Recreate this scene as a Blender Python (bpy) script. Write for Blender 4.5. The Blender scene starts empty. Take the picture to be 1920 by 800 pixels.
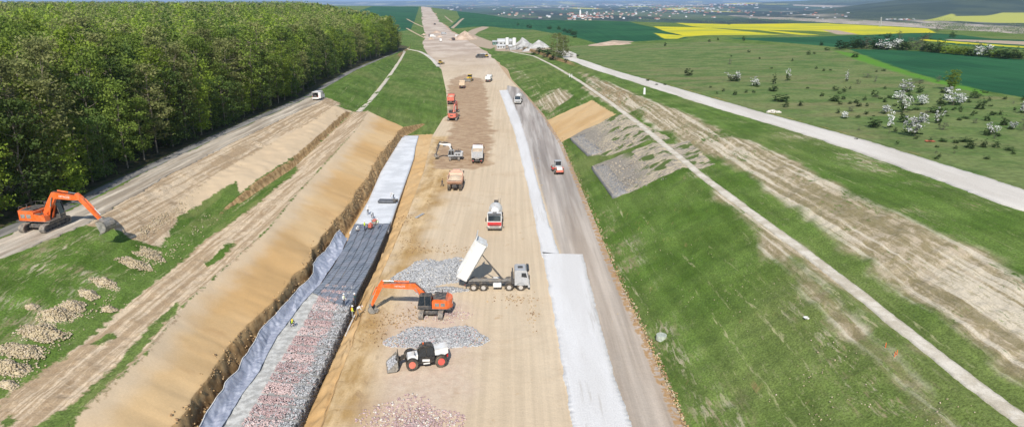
import bpy, bmesh, math, random
import numpy as np
from mathutils import Vector, Matrix, noise as mnoise
random.seed(7); RNG = np.random.default_rng(7)
SC = bpy.context.scene; COL = SC.collection
R = math.radians
# ------------------------------------------------------------------ camera
CH = 38.0; F = 1280.0; TH = math.atan(395/1280)
CT, ST = math.cos(TH), math.sin(TH)
cam = bpy.data.cameras.new('camera'); cam.lens = 24.0; cam.sensor_width = 36; cam.clip_end = 90000; cam.clip_start = 0.5
co = bpy.data.objects.new('camera', cam); COL.objects.link(co)
co.location = (0, 0, CH); co.rotation_euler = (R(90)-TH, 0, 0); SC.camera = co

def ray(px, py):
    cx = (px-960)/F; cy = -(py-400)/F
    return (cx, CT+cy*ST, -ST+cy*CT)
def U(px, py, z=0.0):
    """picture point to the place at height z (number or function of world y)"""
    d = ray(px, py)
    if callable(z):
        lo, hi = 10.0, 9000.0
        g = lambda t: CH+d[2]*t-z(d[1]*t)
        for _ in range(60):
            m = (lo+hi)/2
            if g(m) > 0: lo = m
            else: hi = m
        t = lo
    else:
        t = (z-CH)/d[2]
    return (d[0]*t, d[1]*t, CH+d[2]*t)
def prof(*pts):
    xs = [p[0] for p in pts]; zs = [p[1] for p in pts]
    return lambda y: np.interp(y, xs, zs)
def sstep(a, b, x):
    t = np.clip((x-a)/(b-a), 0, 1); return t*t*(3-2*t)

# ------------------------------------------------------------------ value noise
_T = RNG.random((256, 256))
def vnoise(x, y):
    xi = np.floor(x).astype(int); yi = np.floor(y).astype(int)
    fx = x-xi; fy = y-yi; fx = fx*fx*(3-2*fx); fy = fy*fy*(3-2*fy)
    a = _T[xi & 255, yi & 255]; b = _T[(xi+1) & 255, yi & 255]; c = _T[xi & 255, (yi+1) & 255]; d = _T[(xi+1) & 255, (yi+1) & 255]
    return (a*(1-fx)+b*fx)*(1-fy)+(c*(1-fx)+d*fx)*fy-0.5
def fbm(x, y, o=4):
    s = 0; a = 1.0
    for k in range(o):
        s = s+a*vnoise(x*2**k+17.3*k, y*2**k+5.1*k); a *= .5
    return s

# ------------------------------------------------------------------ terrain breaklines (world x as a function of world y)
zTrk = prof((30, 10.6), (84, 10.4), (210, 9.6), (350, 7), (560, 2.5), (900, 2))
zBen = prof((30, 5.4), (220, 5.4), (350, 3.6), (560, 1.3), (900, .8))
zToe = prof((30, 2.2), (205, 2.2), (222, .3), (600, .1))
zFlo = prof((30, -1.4), (105, -1.4), (150, -.7), (205, -.3), (222, 0), (600, 0))
zFor = prof((30, 0), (900, 0), (1500, .5), (3300, 20))
zPat = prof((30, 10), (100, 9.6), (300, 7), (560, 2.6), (900, 1.5))
zCre = prof((30, 14.2), (80, 14), (150, 12.6), (250, 10.6), (400, 6), (560, 3.4), (900, 2))
zRoa = prof((30, 15.2), (80, 15), (150, 13), (250, 11), (380, 8), (600, 5), (900, 3))
def line(pts, z):
    w = [U(a, b, z) for a, b in pts]
    w.sort(key=lambda p: p[1])
    ys = np.array([p[1] for p in w]); xs = np.array([p[0] for p in w])
    s0 = (xs[1]-xs[0])/(ys[1]-ys[0]); s0 = max(-.35, min(.35, s0))
    def f(y):
        y = np.asarray(y, float)
        v = np.interp(y, ys, xs)
        v = np.where(y < ys[0], xs[0]+(y-ys[0])*s0, v)
        return np.where(y > ys[-1], xs[-1]-(y-ys[-1])*.125, v)
    return f
LINES = [
 (line([(0, 425), (100, 388), (250, 318), (400, 250), (560, 183), (650, 133), (765, 88)], zTrk), zTrk),                # 0 forest edge
 (line([(0, 487), (90, 452), (180, 412), (300, 340), (450, 262), (600, 192), (690, 135), (757, 94)], zTrk), zTrk),      # 1 brow
 (line([(0, 750), (140, 650), (250, 560), (430, 395), (550, 315), (660, 212), (700, 172), (738, 130), (756, 96)], zBen), zBen),   # 2 bench inner
 (line([(130, 785), (275, 660), (350, 565), (500, 430), (560, 360), (620, 295), (675, 238), (690, 208), (712, 174), (748, 130), (764, 96)], zBen), zBen),  # 3 bench outer
 (line([(335, 790), (440, 640), (470, 600), (530, 540), (570, 500), (600, 455), (650, 385), (685, 335), (710, 295), (735, 260), (757, 238), (830, 215), (829, 170), (822, 130), (800, 106), (788, 85), (793, 60), (789, 40), (788, 13)], zToe), zToe),   # 4 cliff top
 (line([(400, 790), (480, 670), (530, 605), (575, 550), (600, 495), (640, 455), (665, 415), (690, 375), (712, 330), (740, 280), (759, 256), (832, 215), (831, 170), (823, 130), (801, 106), (789, 85), (794, 60), (789.5, 40), (788.5, 13)], zFlo), zFlo),   # 5 cliff bottom
 (line([(567, 800), (612, 700), (662, 590), (705, 500), (735, 420), (779, 300), (795, 256), (833, 215), (832, 170), (824, 130), (802, 106), (790, 85), (795, 60), (790, 40), (789, 13)], zFlo), zFlo),   # 6 trench right
 (line([(605, 800), (650, 670), (680, 590), (735, 470), (765, 400), (795, 320), (810, 256), (835, 215), (833, 170), (826, 130), (804, 106), (791, 85), (796, 60), (790.5, 40), (789.5, 13)], zFor), zFor),   # 7 formation left
 (line([(1285, 800), (1215, 640), (1150, 500), (1110, 400), (1085, 340), (1055, 270), (1020, 215), (985, 175), (960, 150), (925, 105), (905, 92), (878, 75), (848, 60), (826, 40), (806, 13)], zFor), zFor),   # 8 toe right
 (line([(1990, 850), (1900, 780), (1800, 705), (1700, 625), (1600, 545), (1500, 468), (1400, 395), (1320, 335), (1260, 285), (1200, 235), (1140, 190), (1090, 155), (1040, 125), (1000, 105), (965, 98)], zPat), zPat),   # 9 path
 None,
 (line([(2050, 580), (1920, 520), (1845, 477), (1680, 400), (1460, 290), (1380, 258), (1280, 213), (1180, 175), (1110, 140), (1060, 118)], zCre), zCre),   # 11 crest
 (line([(2000, 403), (1920, 378), (1800, 335), (1700, 303), (1600, 270), (1500, 240), (1400, 212), (1300, 182), (1200, 152), (1120, 128), (1090, 116)], zRoa), zRoa),   # 12 road centre
]
_p = LINES[9][0]
LINES[9] = ((lambda f: lambda y: f(y)-1.6)(_p), zPat); LINES[10] = ((lambda f: lambda y: f(y)+1.6)(_p), zPat)
_c = LINES[12][0]
LINES[12] = ((lambda f: lambda y: f(y)-5.5)(_c), zRoa); LINES.append(((lambda f: lambda y: f(y)+5.5)(_c), zRoa))
NL = len(LINES)
def cliffwob(y):
    near = 1-sstep(190, 215, y)
    return near*(1.3*fbm(y*.09, y*0+3.3, 4)+.55*fbm(y*.42, y*0+9.1, 4))
def blx(y):
    """x of every breakline at y: array (n, NL)"""
    y = np.atleast_1d(np.asarray(y, float)); out = []
    for i, (f, z) in enumerate(LINES):
        v = f(y)
        if i == 4: v = v+cliffwob(y)
        if i == 5: v = v+.35*cliffwob(y+40)
        if i in (7, 8): v = v+sstep(330, 480, y)*(9*fbm(y*.012, y*0+i, 4))
        out.append(v)
    X = np.stack(out, 1)
    gap = np.where(y > 230, .6, .45)
    for i in range(1, NL): X[:, i] = np.maximum(X[:, i], X[:, i-1]+gap)
    return X
ED = [(-9, 5200), (-.3, 4200), (-.13, 3400), (-.08, 2290), (-.0075, 1558), (.0747, 1193), (.164, 1100), (.299, 985), (.448, 1020), (.58, 800), (.717, 600), (3, 500)]
def base_far(x, y):
    u = x/np.maximum(y, 1)
    z = np.interp(y, [0, 900, 1500, 3300], [2, 2, 5, 20])
    zr = np.interp(y, [0, 500, 1000, 3000], [13, 12, 10, 10])
    w = sstep(-.02, .12, u)
    z = z*(1-w)+zr*w
    zl = np.interp(y, [0, 600, 3000], [12, 10, 22]); wl = sstep(-.16, -.3, u)
    z = z*(1-wl)+zl*wl
    z = z+1.5*fbm(x*.004, y*.004, 2)*sstep(-.1, .1, u)
    return z
def outer_left(y): return np.where(y < 900, 12.5, 12.0)
def Hbase(x, y):
    x = np.asarray(x, float); y = np.asarray(y, float); x, y = np.broadcast_arrays(x, y)
    sh = x.shape; x = x.ravel(); y = y.ravel()
    X = blx(y); Z = np.stack([z(y) for f, z in LINES], 1)
    zf = base_far(x, y)
    zl = 12.0+0*x
    xl = X[:, 0]-70; dr = 140.0
    XX = np.concatenate([xl[:, None], X, (X[:, -1]+dr)[:, None]], 1)
    zr = 13.5-.5*sstep(100, 400, y)
    ZZ = np.concatenate([zl[:, None], Z, zr[:, None]], 1)
    idx = np.clip((XX < x[:, None]).sum(1)-1, 0, XX.shape[1]-2)
    a = np.arange(len(x)); x0 = XX[a, idx]; x1 = XX[a, idx+1]; t = np.clip((x-x0)/(x1-x0), 0, 1)
    z = ZZ[a, idx]*(1-t)+ZZ[a, idx+1]*t
    infm = (x > X[:, 7]) & (x < X[:, 8])
    w = sstep(420, 800, y)
    far = np.where(infm, zFor(y), zf)
    # motorway corridor keeps its own level far away
    dm = np.maximum(X[:, 7]-x, x-X[:, 8]); cw = 1-sstep(0, 45, dm)
    far = far*(1-cw)+zFor(y)*cw
    z = z*(1-w)+far*w
    de = np.interp(x/np.maximum(y, 1), [e[0] for e in ED], [e[1] for e in ED])
    drop = sstep(0, 1, (y-de)/(de*.22))
    z = z*(1-drop)+(-46)*drop
    return z.reshape(sh)
def H(x, y): return Hbase(x, y)
def h(x, y): return float(Hbase(np.array([x]), np.array([y]))[0])
def G(px, py, n=46, far=3600.0):
    """picture point to the terrain (ray march)"""
    d = np.array(ray(px, py)); t = np.geomspace(30, far, 900)
    P = d[None]*t[:, None]; z = CH+P[:, 2]-Hbase(P[:, 0], P[:, 1])
    k = np.argmax(z < 0)
    if z[k] >= 0: k = len(t)-1
    lo, hi = t[max(k-1, 0)], t[k]
    for _ in range(14):
        m = (lo+hi)/2; p = d*m
        if CH+p[2]-h(p[0], p[1]) > 0: lo = m
        else: hi = m
    p = d*lo
    return (p[0], p[1], h(p[0], p[1]))
def Gmany(pts): return [G(a, b) for a, b in pts]

# ------------------------------------------------------------------ object helpers
def tag(o, label=None, cat=None, group=None, kind=None):
    if label: o['label'] = label
    if cat: o['category'] = cat
    if group: o['group'] = group
    if kind: o['kind'] = kind
    return o
def empty(name, loc=(0, 0, 0), rz=0.0, label=None, cat=None, group=None):
    o = bpy.data.objects.new(name, None); COL.objects.link(o); o.empty_display_size = .2
    o.location = loc; o.rotation_euler = (0, 0, rz); return tag(o, label, cat, group)
def mesh_np(name, V, Fq, mats, parent=None, smooth=False, mi=None):
    me = bpy.data.meshes.new(name); V = np.asarray(V, np.float32); Fq = np.asarray(Fq, np.int32)
    k = Fq.shape[1]
    me.vertices.add(len(V)); me.vertices.foreach_set('co', V.ravel())
    me.loops.add(Fq.size); me.loops.foreach_set('vertex_index', Fq.ravel())
    me.polygons.add(len(Fq)); me.polygons.foreach_set('loop_start', np.arange(len(Fq), dtype=np.int32)*k)
    if mi is not None: me.polygons.foreach_set('material_index', np.asarray(mi, np.int32))
    if smooth: me.polygons.foreach_set('use_smooth', np.ones(len(Fq), bool))
    for m in (mats if isinstance(mats, (list, tuple)) else [mats]): me.materials.append(m)
    me.update(calc_edges=True)
    o = bpy.data.objects.new(name, me); COL.objects.link(o)
    if parent is not None: o.parent = parent
    return o
def fattr(o, name, vals):
    a = o.data.attributes.new(name, 'FLOAT', 'POINT'); a.data.foreach_set('value', np.asarray(vals, np.float32))
def copy_tree(o, parent=None):
    c = o.copy(); COL.objects.link(c); c.parent = parent
    for ch in list(o.children): copy_tree(ch, c)
    return c
def sdf(poly, x, y):
    """signed distance to a polygon, positive inside"""
    P = np.array([(p[0], p[1]) for p in poly]); n = len(P)
    d = np.full(x.shape, 1e9); ins = np.zeros(x.shape, bool)
    for i in range(n):
        a = P[i]; b = P[(i+1) % n]; e = b-a; L = max(e@e, 1e-9)
        t = np.clip(((x-a[0])*e[0]+(y-a[1])*e[1])/L, 0, 1)
        d = np.minimum(d, np.hypot(x-a[0]-t*e[0], y-a[1]-t*e[1]))
        c = ((a[1] > y) != (b[1] > y)) & (x < (b[0]-a[0])*(y-a[1])/((b[1]-a[1]) if b[1] != a[1] else 1e-9)+a[0])
        ins ^= c
    return np.where(ins, d, -d)

# ------------------------------------------------------------------ node helper
class NT:
    def __init__(s, name):
        s.m = bpy.data.materials.new(name); s.m.use_nodes = True; s.t = s.m.node_tree; s.n = s.t.nodes; s.l = s.t.links
        s.b = s.n['Principled BSDF']; s.b.inputs['Roughness'].default_value = .9
        s.b.inputs['Specular IOR Level'].default_value = .2
        s.pos = s.n.new('ShaderNodeTexCoord').outputs['Object']
    def put(s, sock, v):
        if isinstance(v, (int, float)): sock.default_value = v
        elif isinstance(v, (tuple, list)): sock.default_value = (v[0], v[1], v[2], 1) if sock.type == 'RGBA' else v
        else: s.l.new(v, sock)
    def map(s, sc=(1, 1, 1), rz=0.0, vec=None, loc=(0, 0, 0)):
        k = s.n.new('ShaderNodeMapping'); s.l.new(vec or s.pos, k.inputs[0]); k.inputs['Scale'].default_value = sc; k.inputs['Rotation'].default_value = (0, 0, rz); k.inputs['Location'].default_value = loc
        return k.outputs[0]
    def noise(s, scale, det=3, vec=None, rough=.55, dist=0.0):
        k = s.n.new('ShaderNodeTexNoise'); s.l.new(vec or s.pos, k.inputs['Vector']); k.inputs['Scale'].default_value = scale
        k.inputs['Detail'].default_value = det; k.inputs['Roughness'].default_value = rough; k.inputs['Distortion'].default_value = dist
        return k.outputs[0]
    def voro(s, scale, vec=None, feat='F1', out='Distance'):
        k = s.n.new('ShaderNodeTexVoronoi'); s.l.new(vec or s.pos, k.inputs['Vector']); k.inputs['Scale'].default_value = scale; k.feature = feat
        return k.outputs[out]
    def attr(s, name):
        k = s.n.new('ShaderNodeAttribute'); k.attribute_name = name; return k.outputs['Fac']
    def mth(s, op, a, b=0.0, c=0.0, clamp=False):
        k = s.n.new('ShaderNodeMath'); k.operation = op; k.use_clamp = clamp
        s.put(k.inputs[0], a); s.put(k.inputs[1], b)
        if op in ('MULTIPLY_ADD',): s.put(k.inputs[2], c)
        return k.outputs[0]
    def rng(s, v, a, b, c=0.0, d=1.0):
        k = s.n.new('ShaderNodeMapRange'); k.interpolation_type = 'SMOOTHSTEP'; s.put(k.inputs[0], v)
        for i, q in enumerate((a, b, c, d)): k.inputs[i+1].default_value = q
        return k.outputs[0]
    def mix(s, f, a, b, mode='MIX'):
        k = s.n.new('ShaderNodeMix'); k.data_type = 'RGBA'; k.blend_type = mode
        s.put(k.inputs[0], f); s.put(k.inputs[6], a); s.put(k.inputs[7], b)
        return k.outputs[2]
    def scale(s, c, v):
        k = s.n.new('ShaderNodeMix'); k.data_type = 'RGBA'; k.blend_type = 'MULTIPLY'; k.inputs[0].default_value = 1
        s.put(k.inputs[6], c)
        q = s.n.new('ShaderNodeCombineXYZ')
        for i in range(3): s.put(q.inputs[i], v)
        s.l.new(q.outputs[0], k.inputs[7]); return k.outputs[2]
    def mask(s, name, amp, nz, soft=.3, off=0.0):
        v = s.mth('MULTIPLY_ADD', s.mth('SUBTRACT', nz, .5), amp, s.attr(name))
        return s.rng(v, -soft+off, soft+off)
    def col(s, c): s.put(s.b.inputs['Base Color'], c)
    def bump(s, hgt, st=.5, dist=.1):
        k = s.n.new('ShaderNodeBump'); k.inputs['Strength'].default_value = st; k.inputs['Distance'].default_value = dist
        s.l.new(hgt, k.inputs['Height']); s.l.new(k.outputs[0], s.b.inputs['Normal'])
def simple(name, c, rough=.6, var=.12, sc=6.0, metal=0.0, dust=0.0, spec=.4, bump=0.0):
    t = NT(name); n = t.noise(sc, 4)
    v = t.rng(n, .3, .7, 1-var, 1+var)
    cc = t.scale(c, v)
    if dust > 0:
        k = t.n.new('ShaderNodeNewGeometry'); sp = t.n.new('ShaderNodeSeparateXYZ'); t.l.new(k.outputs['Normal'], sp.inputs[0])
        up = t.rng(sp.outputs[2], -.2, 1.0, .35, 1.0)
        dn = t.mth('MULTIPLY', t.rng(t.noise(sc*.5, 5), .38, .68, 0, dust), up)
        cc = t.mix(dn, cc, (.42, .32, .21))
    t.col(cc); t.b.inputs['Roughness'].default_value = rough; t.b.inputs['Metallic'].default_value = metal; t.b.inputs['Specular IOR Level'].default_value = spec
    if bump: t.bump(t.noise(sc*3, 4), bump, .02)
    return t.m
HAZE = 5.5e-5; EXPO = .33
# ------------------------------------------------------------------ ground shader
RA = R(3.7)
GR1, GR2, GR3 = (.078, .138, .022), (.118, .185, .038), (.165, .195, .062)
TAN, TAN2, TAN3 = (.53, .335, .15), (.61, .425, .225), (.43, .26, .12)
def ground_mat():
    t = NT('ground_cover')
    big = t.noise(.018, 4); mid = t.noise(.12, 5); fin = t.noise(.9, 5, rough=.65); vf = t.noise(5.0, 4, rough=.7)
    cv = t.n.new('ShaderNodeCombineXYZ'); sy_ = t.n.new('ShaderNodeSeparateXYZ'); t.l.new(t.pos, sy_.inputs[0]); t.l.new(t.attr('across'), cv.inputs[0]); t.l.new(sy_.outputs[1], cv.inputs[1]); AC = cv.outputs[0]
    rows = t.noise(1.25, 3, t.map((1, .022, 1), .012, AC), .5, .15); rowf = t.noise(2.6, 6, t.map((1, .16, 1), 0, AC), .75, .5)
    al = t.map((1.0, .12, 1), 0, AC); alf = t.noise(.55, 5, al, .6)      # long streaks along the road
    ac = t.map((.18, 1.0, 1), RA); acf = t.noise(.8, 5, ac, .65)      # streaks across
    # grass
    g = t.mix(t.rng(mid, .38, .62), GR1, GR2)
    g = t.mix(t.rng(big, .45, .66, 0, .7), g, GR3)
    g = t.scale(g, t.rng(vf, .25, .75, .55, 1.42))
    g = t.scale(g, t.rng(alf, .3, .7, .8, 1.18))
    dl = t.mth('MULTIPLY', t.rng(t.noise(.07, 4, t.map((1, .3, 1), RA, loc=(31, 7, 0))), .5, .66), t.rng(alf, .48, .6))
    g = t.mix(t.mth('MULTIPLY', dl, .35), g, (.24, .21, .09))
    g = t.mix(t.mth('MULTIPLY', t.mth('MULTIPLY', t.rng(rows, .60, .66), t.rng(rowf, .48, .6)), t.rng(t.noise(.05, 4), .42, .6, 0, .8)), g, (.40, .38, .20))
    fl = t.mth('MULTIPLY', t.rng(t.noise(2.2, 7, t.map((1, .3, 1), RA), .8), .56, .66), t.rng(t.noise(.09, 5), .38, .58))
    g = t.mix(t.mth('MULTIPLY', fl, .6), g, (.34, .32, .17))
    # meadow (greyer, patchy)
    m = t.mix(t.rng(mid, .35, .65), (.095, .155, .04), (.16, .20, .068))
    m = t.mix(t.rng(t.noise(.04, 6, t.map((.6, 1.6, 1), -.2)), .5, .68, 0, .75), m, (.2, .19, .085))
    m = t.scale(m, t.rng(fin, .25, .75, .72, 1.25))
    c = t.mix(t.mask('meadow', 14, mid, 4), g, m)
    # crops
    w = t.mix(t.rng(big, .4, .6), (.017, .082, .034), (.026, .108, .042))
    tr = t.noise(.5, 2, t.map((1.0, .012, 1), -.95), .5)
    w = t.scale(w, t.rng(tr, .4, .6, .9, 1.1))
    c = t.mix(t.mask('wheat', 2.0, fin, .6), c, w)
    c = t.mix(t.mask('sprout', 5.0, mid, 2.0), c, (.10, .24, .025))
    rp = t.mix(t.rng(big, .4, .65), (.60, .53, .02), (.42, .42, .04))
    c = t.mix(t.mask('rape', 3.0, mid, 1.2), c, t.scale(rp, t.rng(fin, .3, .7, .85, 1.1)))
    c = t.mix(t.mask('soil', 3.0, mid, 1.2), c, t.mix(t.rng(fin, .3, .7), (.36, .27, .19), (.46, .37, .27)))
    # forest floor
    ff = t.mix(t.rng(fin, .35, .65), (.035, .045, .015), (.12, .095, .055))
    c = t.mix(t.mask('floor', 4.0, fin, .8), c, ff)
    # straw / eroded soil with washed rows
    wash = t.noise(1.2, 7, t.map((.9, .35, 1), 0, AC), .75, .8)
    st = t.mix(t.rng(wash, .42, .60), (.29, .235, .13), (.50, .41, .29))
    st = t.mix(t.rng(rows, .51, .60, 0, .9), st, (.62, .54, .41)); st = t.mix(t.rng(rows, .47, .40, 0, .6), st, (.21, .18, .09))
    st = t.mix(t.rng(rowf, .52, .62, 0, .5), st, (.26, .22, .11))
    st = t.scale(st, t.rng(vf, .2, .8, .8, 1.15))
    th = t.mth('MULTIPLY_ADD', rowf, .6, t.mth('MULTIPLY', mid, .45))
    cov = t.mth('MULTIPLY', t.mask('straw', 6.0, mid, 1.0), t.rng(th, .40, .49))
    c = t.mix(cov, c, st)
    cov2 = t.mth('MULTIPLY', t.mask('faint', 7.0, mid, 2.0), t.rng(th, .53, .62, 0, .9))
    c = t.mix(cov2, c, st)
    # rock strewn slope
    vr = t.voro(2.2, out='Color'); rk = t.scale((.31, .275, .225), t.rng(vf, .2, .8, .6, 1.25))
    flow = t.noise(1.3, 6, t.map((.3, 1.0, 1), -.5), .72, 1.3)
    rk = t.mix(t.mth('MULTIPLY', t.rng(flow, .46, .54), t.attr('fade')), rk, (.54, .45, .31))
    rk = t.mix(t.mth('MULTIPLY', t.rng(t.noise(.3, 5), .52, .6), t.attr('fade')), rk, (.10, .14, .04))
    c = t.mix(t.mask('rock', .8, fin, .15), c, rk)
    # bare cut slopes
    tn = t.mix(t.rng(t.noise(.055, 5, t.map((.5, 1, 1), RA)), .38, .64), TAN, TAN2)
    tn = t.mix(t.rng(t.noise(.3, 6, t.map((.35, 1, 1), .3), .65), .54, .74, 0, .45), tn, TAN3)
    tn = t.mix(t.mth('MULTIPLY', t.rng(t.mth('MULTIPLY_ADD', t.noise(.25, 4), .5, t.attr('cs')), .75, .30), .85), tn, (.60, .47, .32))
    tn = t.scale(tn, t.rng(vf, .25, .75, .94, 1.05))
    c = t.mix(t.mask('tan', 1.6, fin, .15), c, tn)
    # pale disturbed clay with ruts
    rut = t.noise(1.6, 4, t.map((1, .03, 1), RA+.0), .6, .3)
    pl = t.mix(t.rng(rut, .42, .6), (.40, .29, .18), (.62, .49, .34))
    pl = t.mix(t.rng(fin, .5, .7, 0, .55), pl, (.30, .20, .11))
    pl = t.scale(pl, t.rng(vf, .2, .8, .75, 1.2))
    c = t.mix(t.mask('pale', 2.6, fin, .2), c, pl)
    c = t.mix(t.mask('tuft', 2.4, fin, .2), c, g)
    # steep broken faces show raw earth
    k = t.n.new('ShaderNodeNewGeometry'); sp = t.n.new('ShaderNodeSeparateXYZ'); t.l.new(k.outputs['True Normal'], sp.inputs[0])
    steep = t.rng(sp.outputs[2], .8, .62)
    raw = t.mix(t.rng(fin, .35, .65), (.27, .165, .075), (.50, .335, .165))
    c = t.mix(steep, c, raw)
    t.col(c); t.b.inputs['Roughness'].default_value = 1; t.b.inputs['Specular IOR Level'].default_value = .1
    hh = t.mth('ADD', t.mth('MULTIPLY', fin, .5), t.mth('MULTIPLY', vf, .25))
    t.bump(t.mth('MULTIPLY', hh, t.mth('SUBTRACT', 1.0, t.mth('MULTIPLY', t.mask('tan', 1.6, fin, .15), .75))), .5, .4)
    return t.m
def formation_mat():
    t = NT('compacted_earth')
    big = t.noise(.03, 4, t.map((1, .35, 1), RA)); mid = t.noise(.15, 5); fin = t.noise(1.1, 5, rough=.65); vf = t.noise(6.0, 3)
    c = t.mix(t.rng(big, .35, .65), (.56, .44, .30), (.62, .505, .36))
    side = t.mask('ochre', 9.0, mid, 3.0)
    oc = t.mix(t.rng(t.noise(.25, 6, t.map((1, .4, 1), RA), .65), .4, .62), (.40, .255, .105), (.62, .45, .25))
    oc = t.mix(t.rng(t.noise(.5, 7, t.map((1, .5, 1), -.3), .72, 1.5), .54, .66, 0, .75), oc, (.29, .18, .08))
    c = t.mix(side, c, oc)
    tr = t.noise(1.3, 3, t.map((1, .02, 1), RA-.02), .6)
    c = t.scale(c, t.rng(tr, .35, .65, .93, 1.05))
    c = t.mix(t.mth('MULTIPLY', t.rng(t.noise(.4, 6, rough=.7), .6, .7), .5), c, (.40, .25, .12))
    dp = t.mix(t.rng(t.noise(.6, 6, t.map((.6, 1, 1), .3), .7, .8), .40, .62), (.33, .22, .135), (.46, .33, .21))
    c = t.mix(t.mask('damp', 9.0, mid, .9), c, dp)
    pk = t.mix(t.rng(fin, .4, .6), (.52, .39, .31), (.60, .48, .38))
    c = t.mix(t.mth('MULTIPLY', t.mask('pink', 8.0, mid, 2.5), .6), c, pk)
    fr = t.rng(t.attr('along'), 300, 620)
    fc = t.mix(t.rng(t.noise(.05, 6, t.map((1, .5, 1), RA), .65), .40, .62), (.40, .31, .25), (.58, .49, .41))
    c = t.mix(t.mth('MULTIPLY', fr, .85), c, fc)
    pt = t.rng(t.noise(.10, 6, None, .7, 1.0), .52, .66)
    c = t.mix(t.mth('MULTIPLY', pt, .28), c, (.46, .34, .22))
    # haul road
    hr = t.mix(t.rng(t.noise(.25, 5, t.map((1, .06, 1), RA-.12)), .38, .62), (.36, .29, .225), (.50, .425, .35))
    gy = t.rng(t.attr('along'), 60, 190)
    hr = t.mix(t.mth('MULTIPLY', gy, .75), hr, t.mix(t.rng(t.noise(.6, 4, t.map((1, .04, 1), RA-.2)), .4, .6), (.30, .27, .25), (.46, .43, .40)))
    hr = t.scale(hr, t.rng(t.noise(.8, 4, t.map((1, .03, 1), RA-.16)), .35, .65, .82, 1.1))
    c = t.mix(t.mask('haul', 1.0, fin, .35), c, hr)
    c = t.mix(t.mth('MULTIPLY', t.mask('verge', .9, fin, .12), t.rng(fin, .42, .55)), c, (.40, .25, .125))
    c = t.scale(c, t.rng(vf, .2, .8, .92, 1.07))
    t.col(c); t.b.inputs['Roughness'].default_value = 1; t.b.inputs['Specular IOR Level'].default_value = .1
    t.bump(t.mth('ADD', t.mth('MULTIPLY', fin, .6), t.mth('MULTIPLY', vf, .2)), .4, .3)
    return t.m
MG = ground_mat(); MF = formation_mat()

# ------------------------------------------------------------------ terrain grid
ys = [24.0]
while ys[-1] < 5600: ys.append(ys[-1]*(1.0054 if ys[-1] < 230 else (1.009 if ys[-1] < 1300 else 1.03)))
ys = np.array(ys)
XB = blx(ys)
left = np.minimum(-ys*.95-130, XB[:, 0]-100); right = np.maximum(ys*.95+140, XB[:, -1]+100)
XB = np.concatenate([left[:, None], XB, right[:, None]], 1)
sub = [110, 14, 34, 20, 40, 9, 24, 14, 100, 44, 4, 34, 16, 12, 300]
cols = []; 
for i, n in enumerate(sub):
    for k in range(n):
        t_ = k/n
        if i == 0: t_ = 1-(1-t_)**1.9
        if i == len(sub)-1: t_ = t_**1.7
        cols.append(XB[:, i]*(1-t_)+XB[:, i+1]*t_)
cols.append(XB[:, -1])
GX = np.stack(cols, 1); GY = np.repeat(ys[:, None], GX.shape[1], 1)
GZ = Hbase(GX, GY)
cidx = np.cumsum([0]+sub); c_for0, c_for1 = cidx[8], cidx[9]
# micro relief
near = 1-sstep(250, 500, GY)
XBn = XB
def between(i, j, soft=1.0):
    a = XB[:, i][:, None]; b = XB[:, j][:, None]
    return sstep(0, soft, GX-a)*(1-sstep(-soft, 0, GX-b))
rel = .10*fbm(GX*.35, GY*.35, 4)
rel += between(4, 5, 1.5)*(.0)
ben = between(3, 4, .8)*near
rel += ben*(.5*fbm(GX*.55-GY*.035, GY*.06, 4)+.18*fbm(GX*1.3, GY*1.3, 3))
ldg = -(GX-XB[:, 3][:, None]); lw = sstep(100, 122, GY)*(1-sstep(203, 212, GY))
rel += lw*np.where(ldg > 0, 1.25*sstep(.15, .55, ldg+.25*fbm(GY*.5, GY*0+2, 3))*(1-sstep(2.0, 8.0, ldg)), 0)*(ldg < 9)
ups = between(2, 3, 1.0)*near
rel += ups*(.25*fbm(GX*.5, GY*.5, 4)+.25*np.clip(fbm(GX*1.1, GY*.9, 3)-.1, 0, 1)*sstep(60, 80, GY))
low = between(4, 5, 1.0)*near
rel += low*(.22*fbm(GX*.15+3, GY*.15, 3))
rel += between(5, 6, .4)*near*(1-sstep(190, 215, GY))*(1.3*fbm(GX*.9, GY*.7, 4))
rel += between(7, 8, .3)*near*.5*fbm(GX*.8, GY*.5, 3)
rgt = between(9, 10, 1)+between(11, 12, 1)
rel += rgt*near*(.35*fbm(GX*.25, GY*.25, 4)+.12*fbm(GX*1.2, GY*1.2, 3))
rel += between(12, 15, 2)*near*(.25*fbm(GX*.12, GY*.12, 3))
fm = np.zeros_like(GX); fm[:, c_for0:c_for1+1] = 1
rel = np.where(fm > 0, .05*fbm(GX*.3, GY*.3, 4)*near+.03*fbm(GX*1.6-GY*.1, GY*.2, 3)*near, rel)
rel[:, cidx[10]:cidx[11]+1] *= .2
rel[:, cidx[13]:cidx[14]+1] *= .15
rel *= (1-sstep(600, 1200, GY)*.7)
cr = XB[:, 8][:, None]-.35+.35*fbm(GY*.25, GY*0+4.4, 4)
rel -= .55*np.exp(-((GX-cr)/.22)**2)*(1-sstep(90, 125, GY))*np.clip(.6+1.2*fbm(GY*.15, GY*0+1.2, 2), 0, 1)
GZ = GZ+rel
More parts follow.
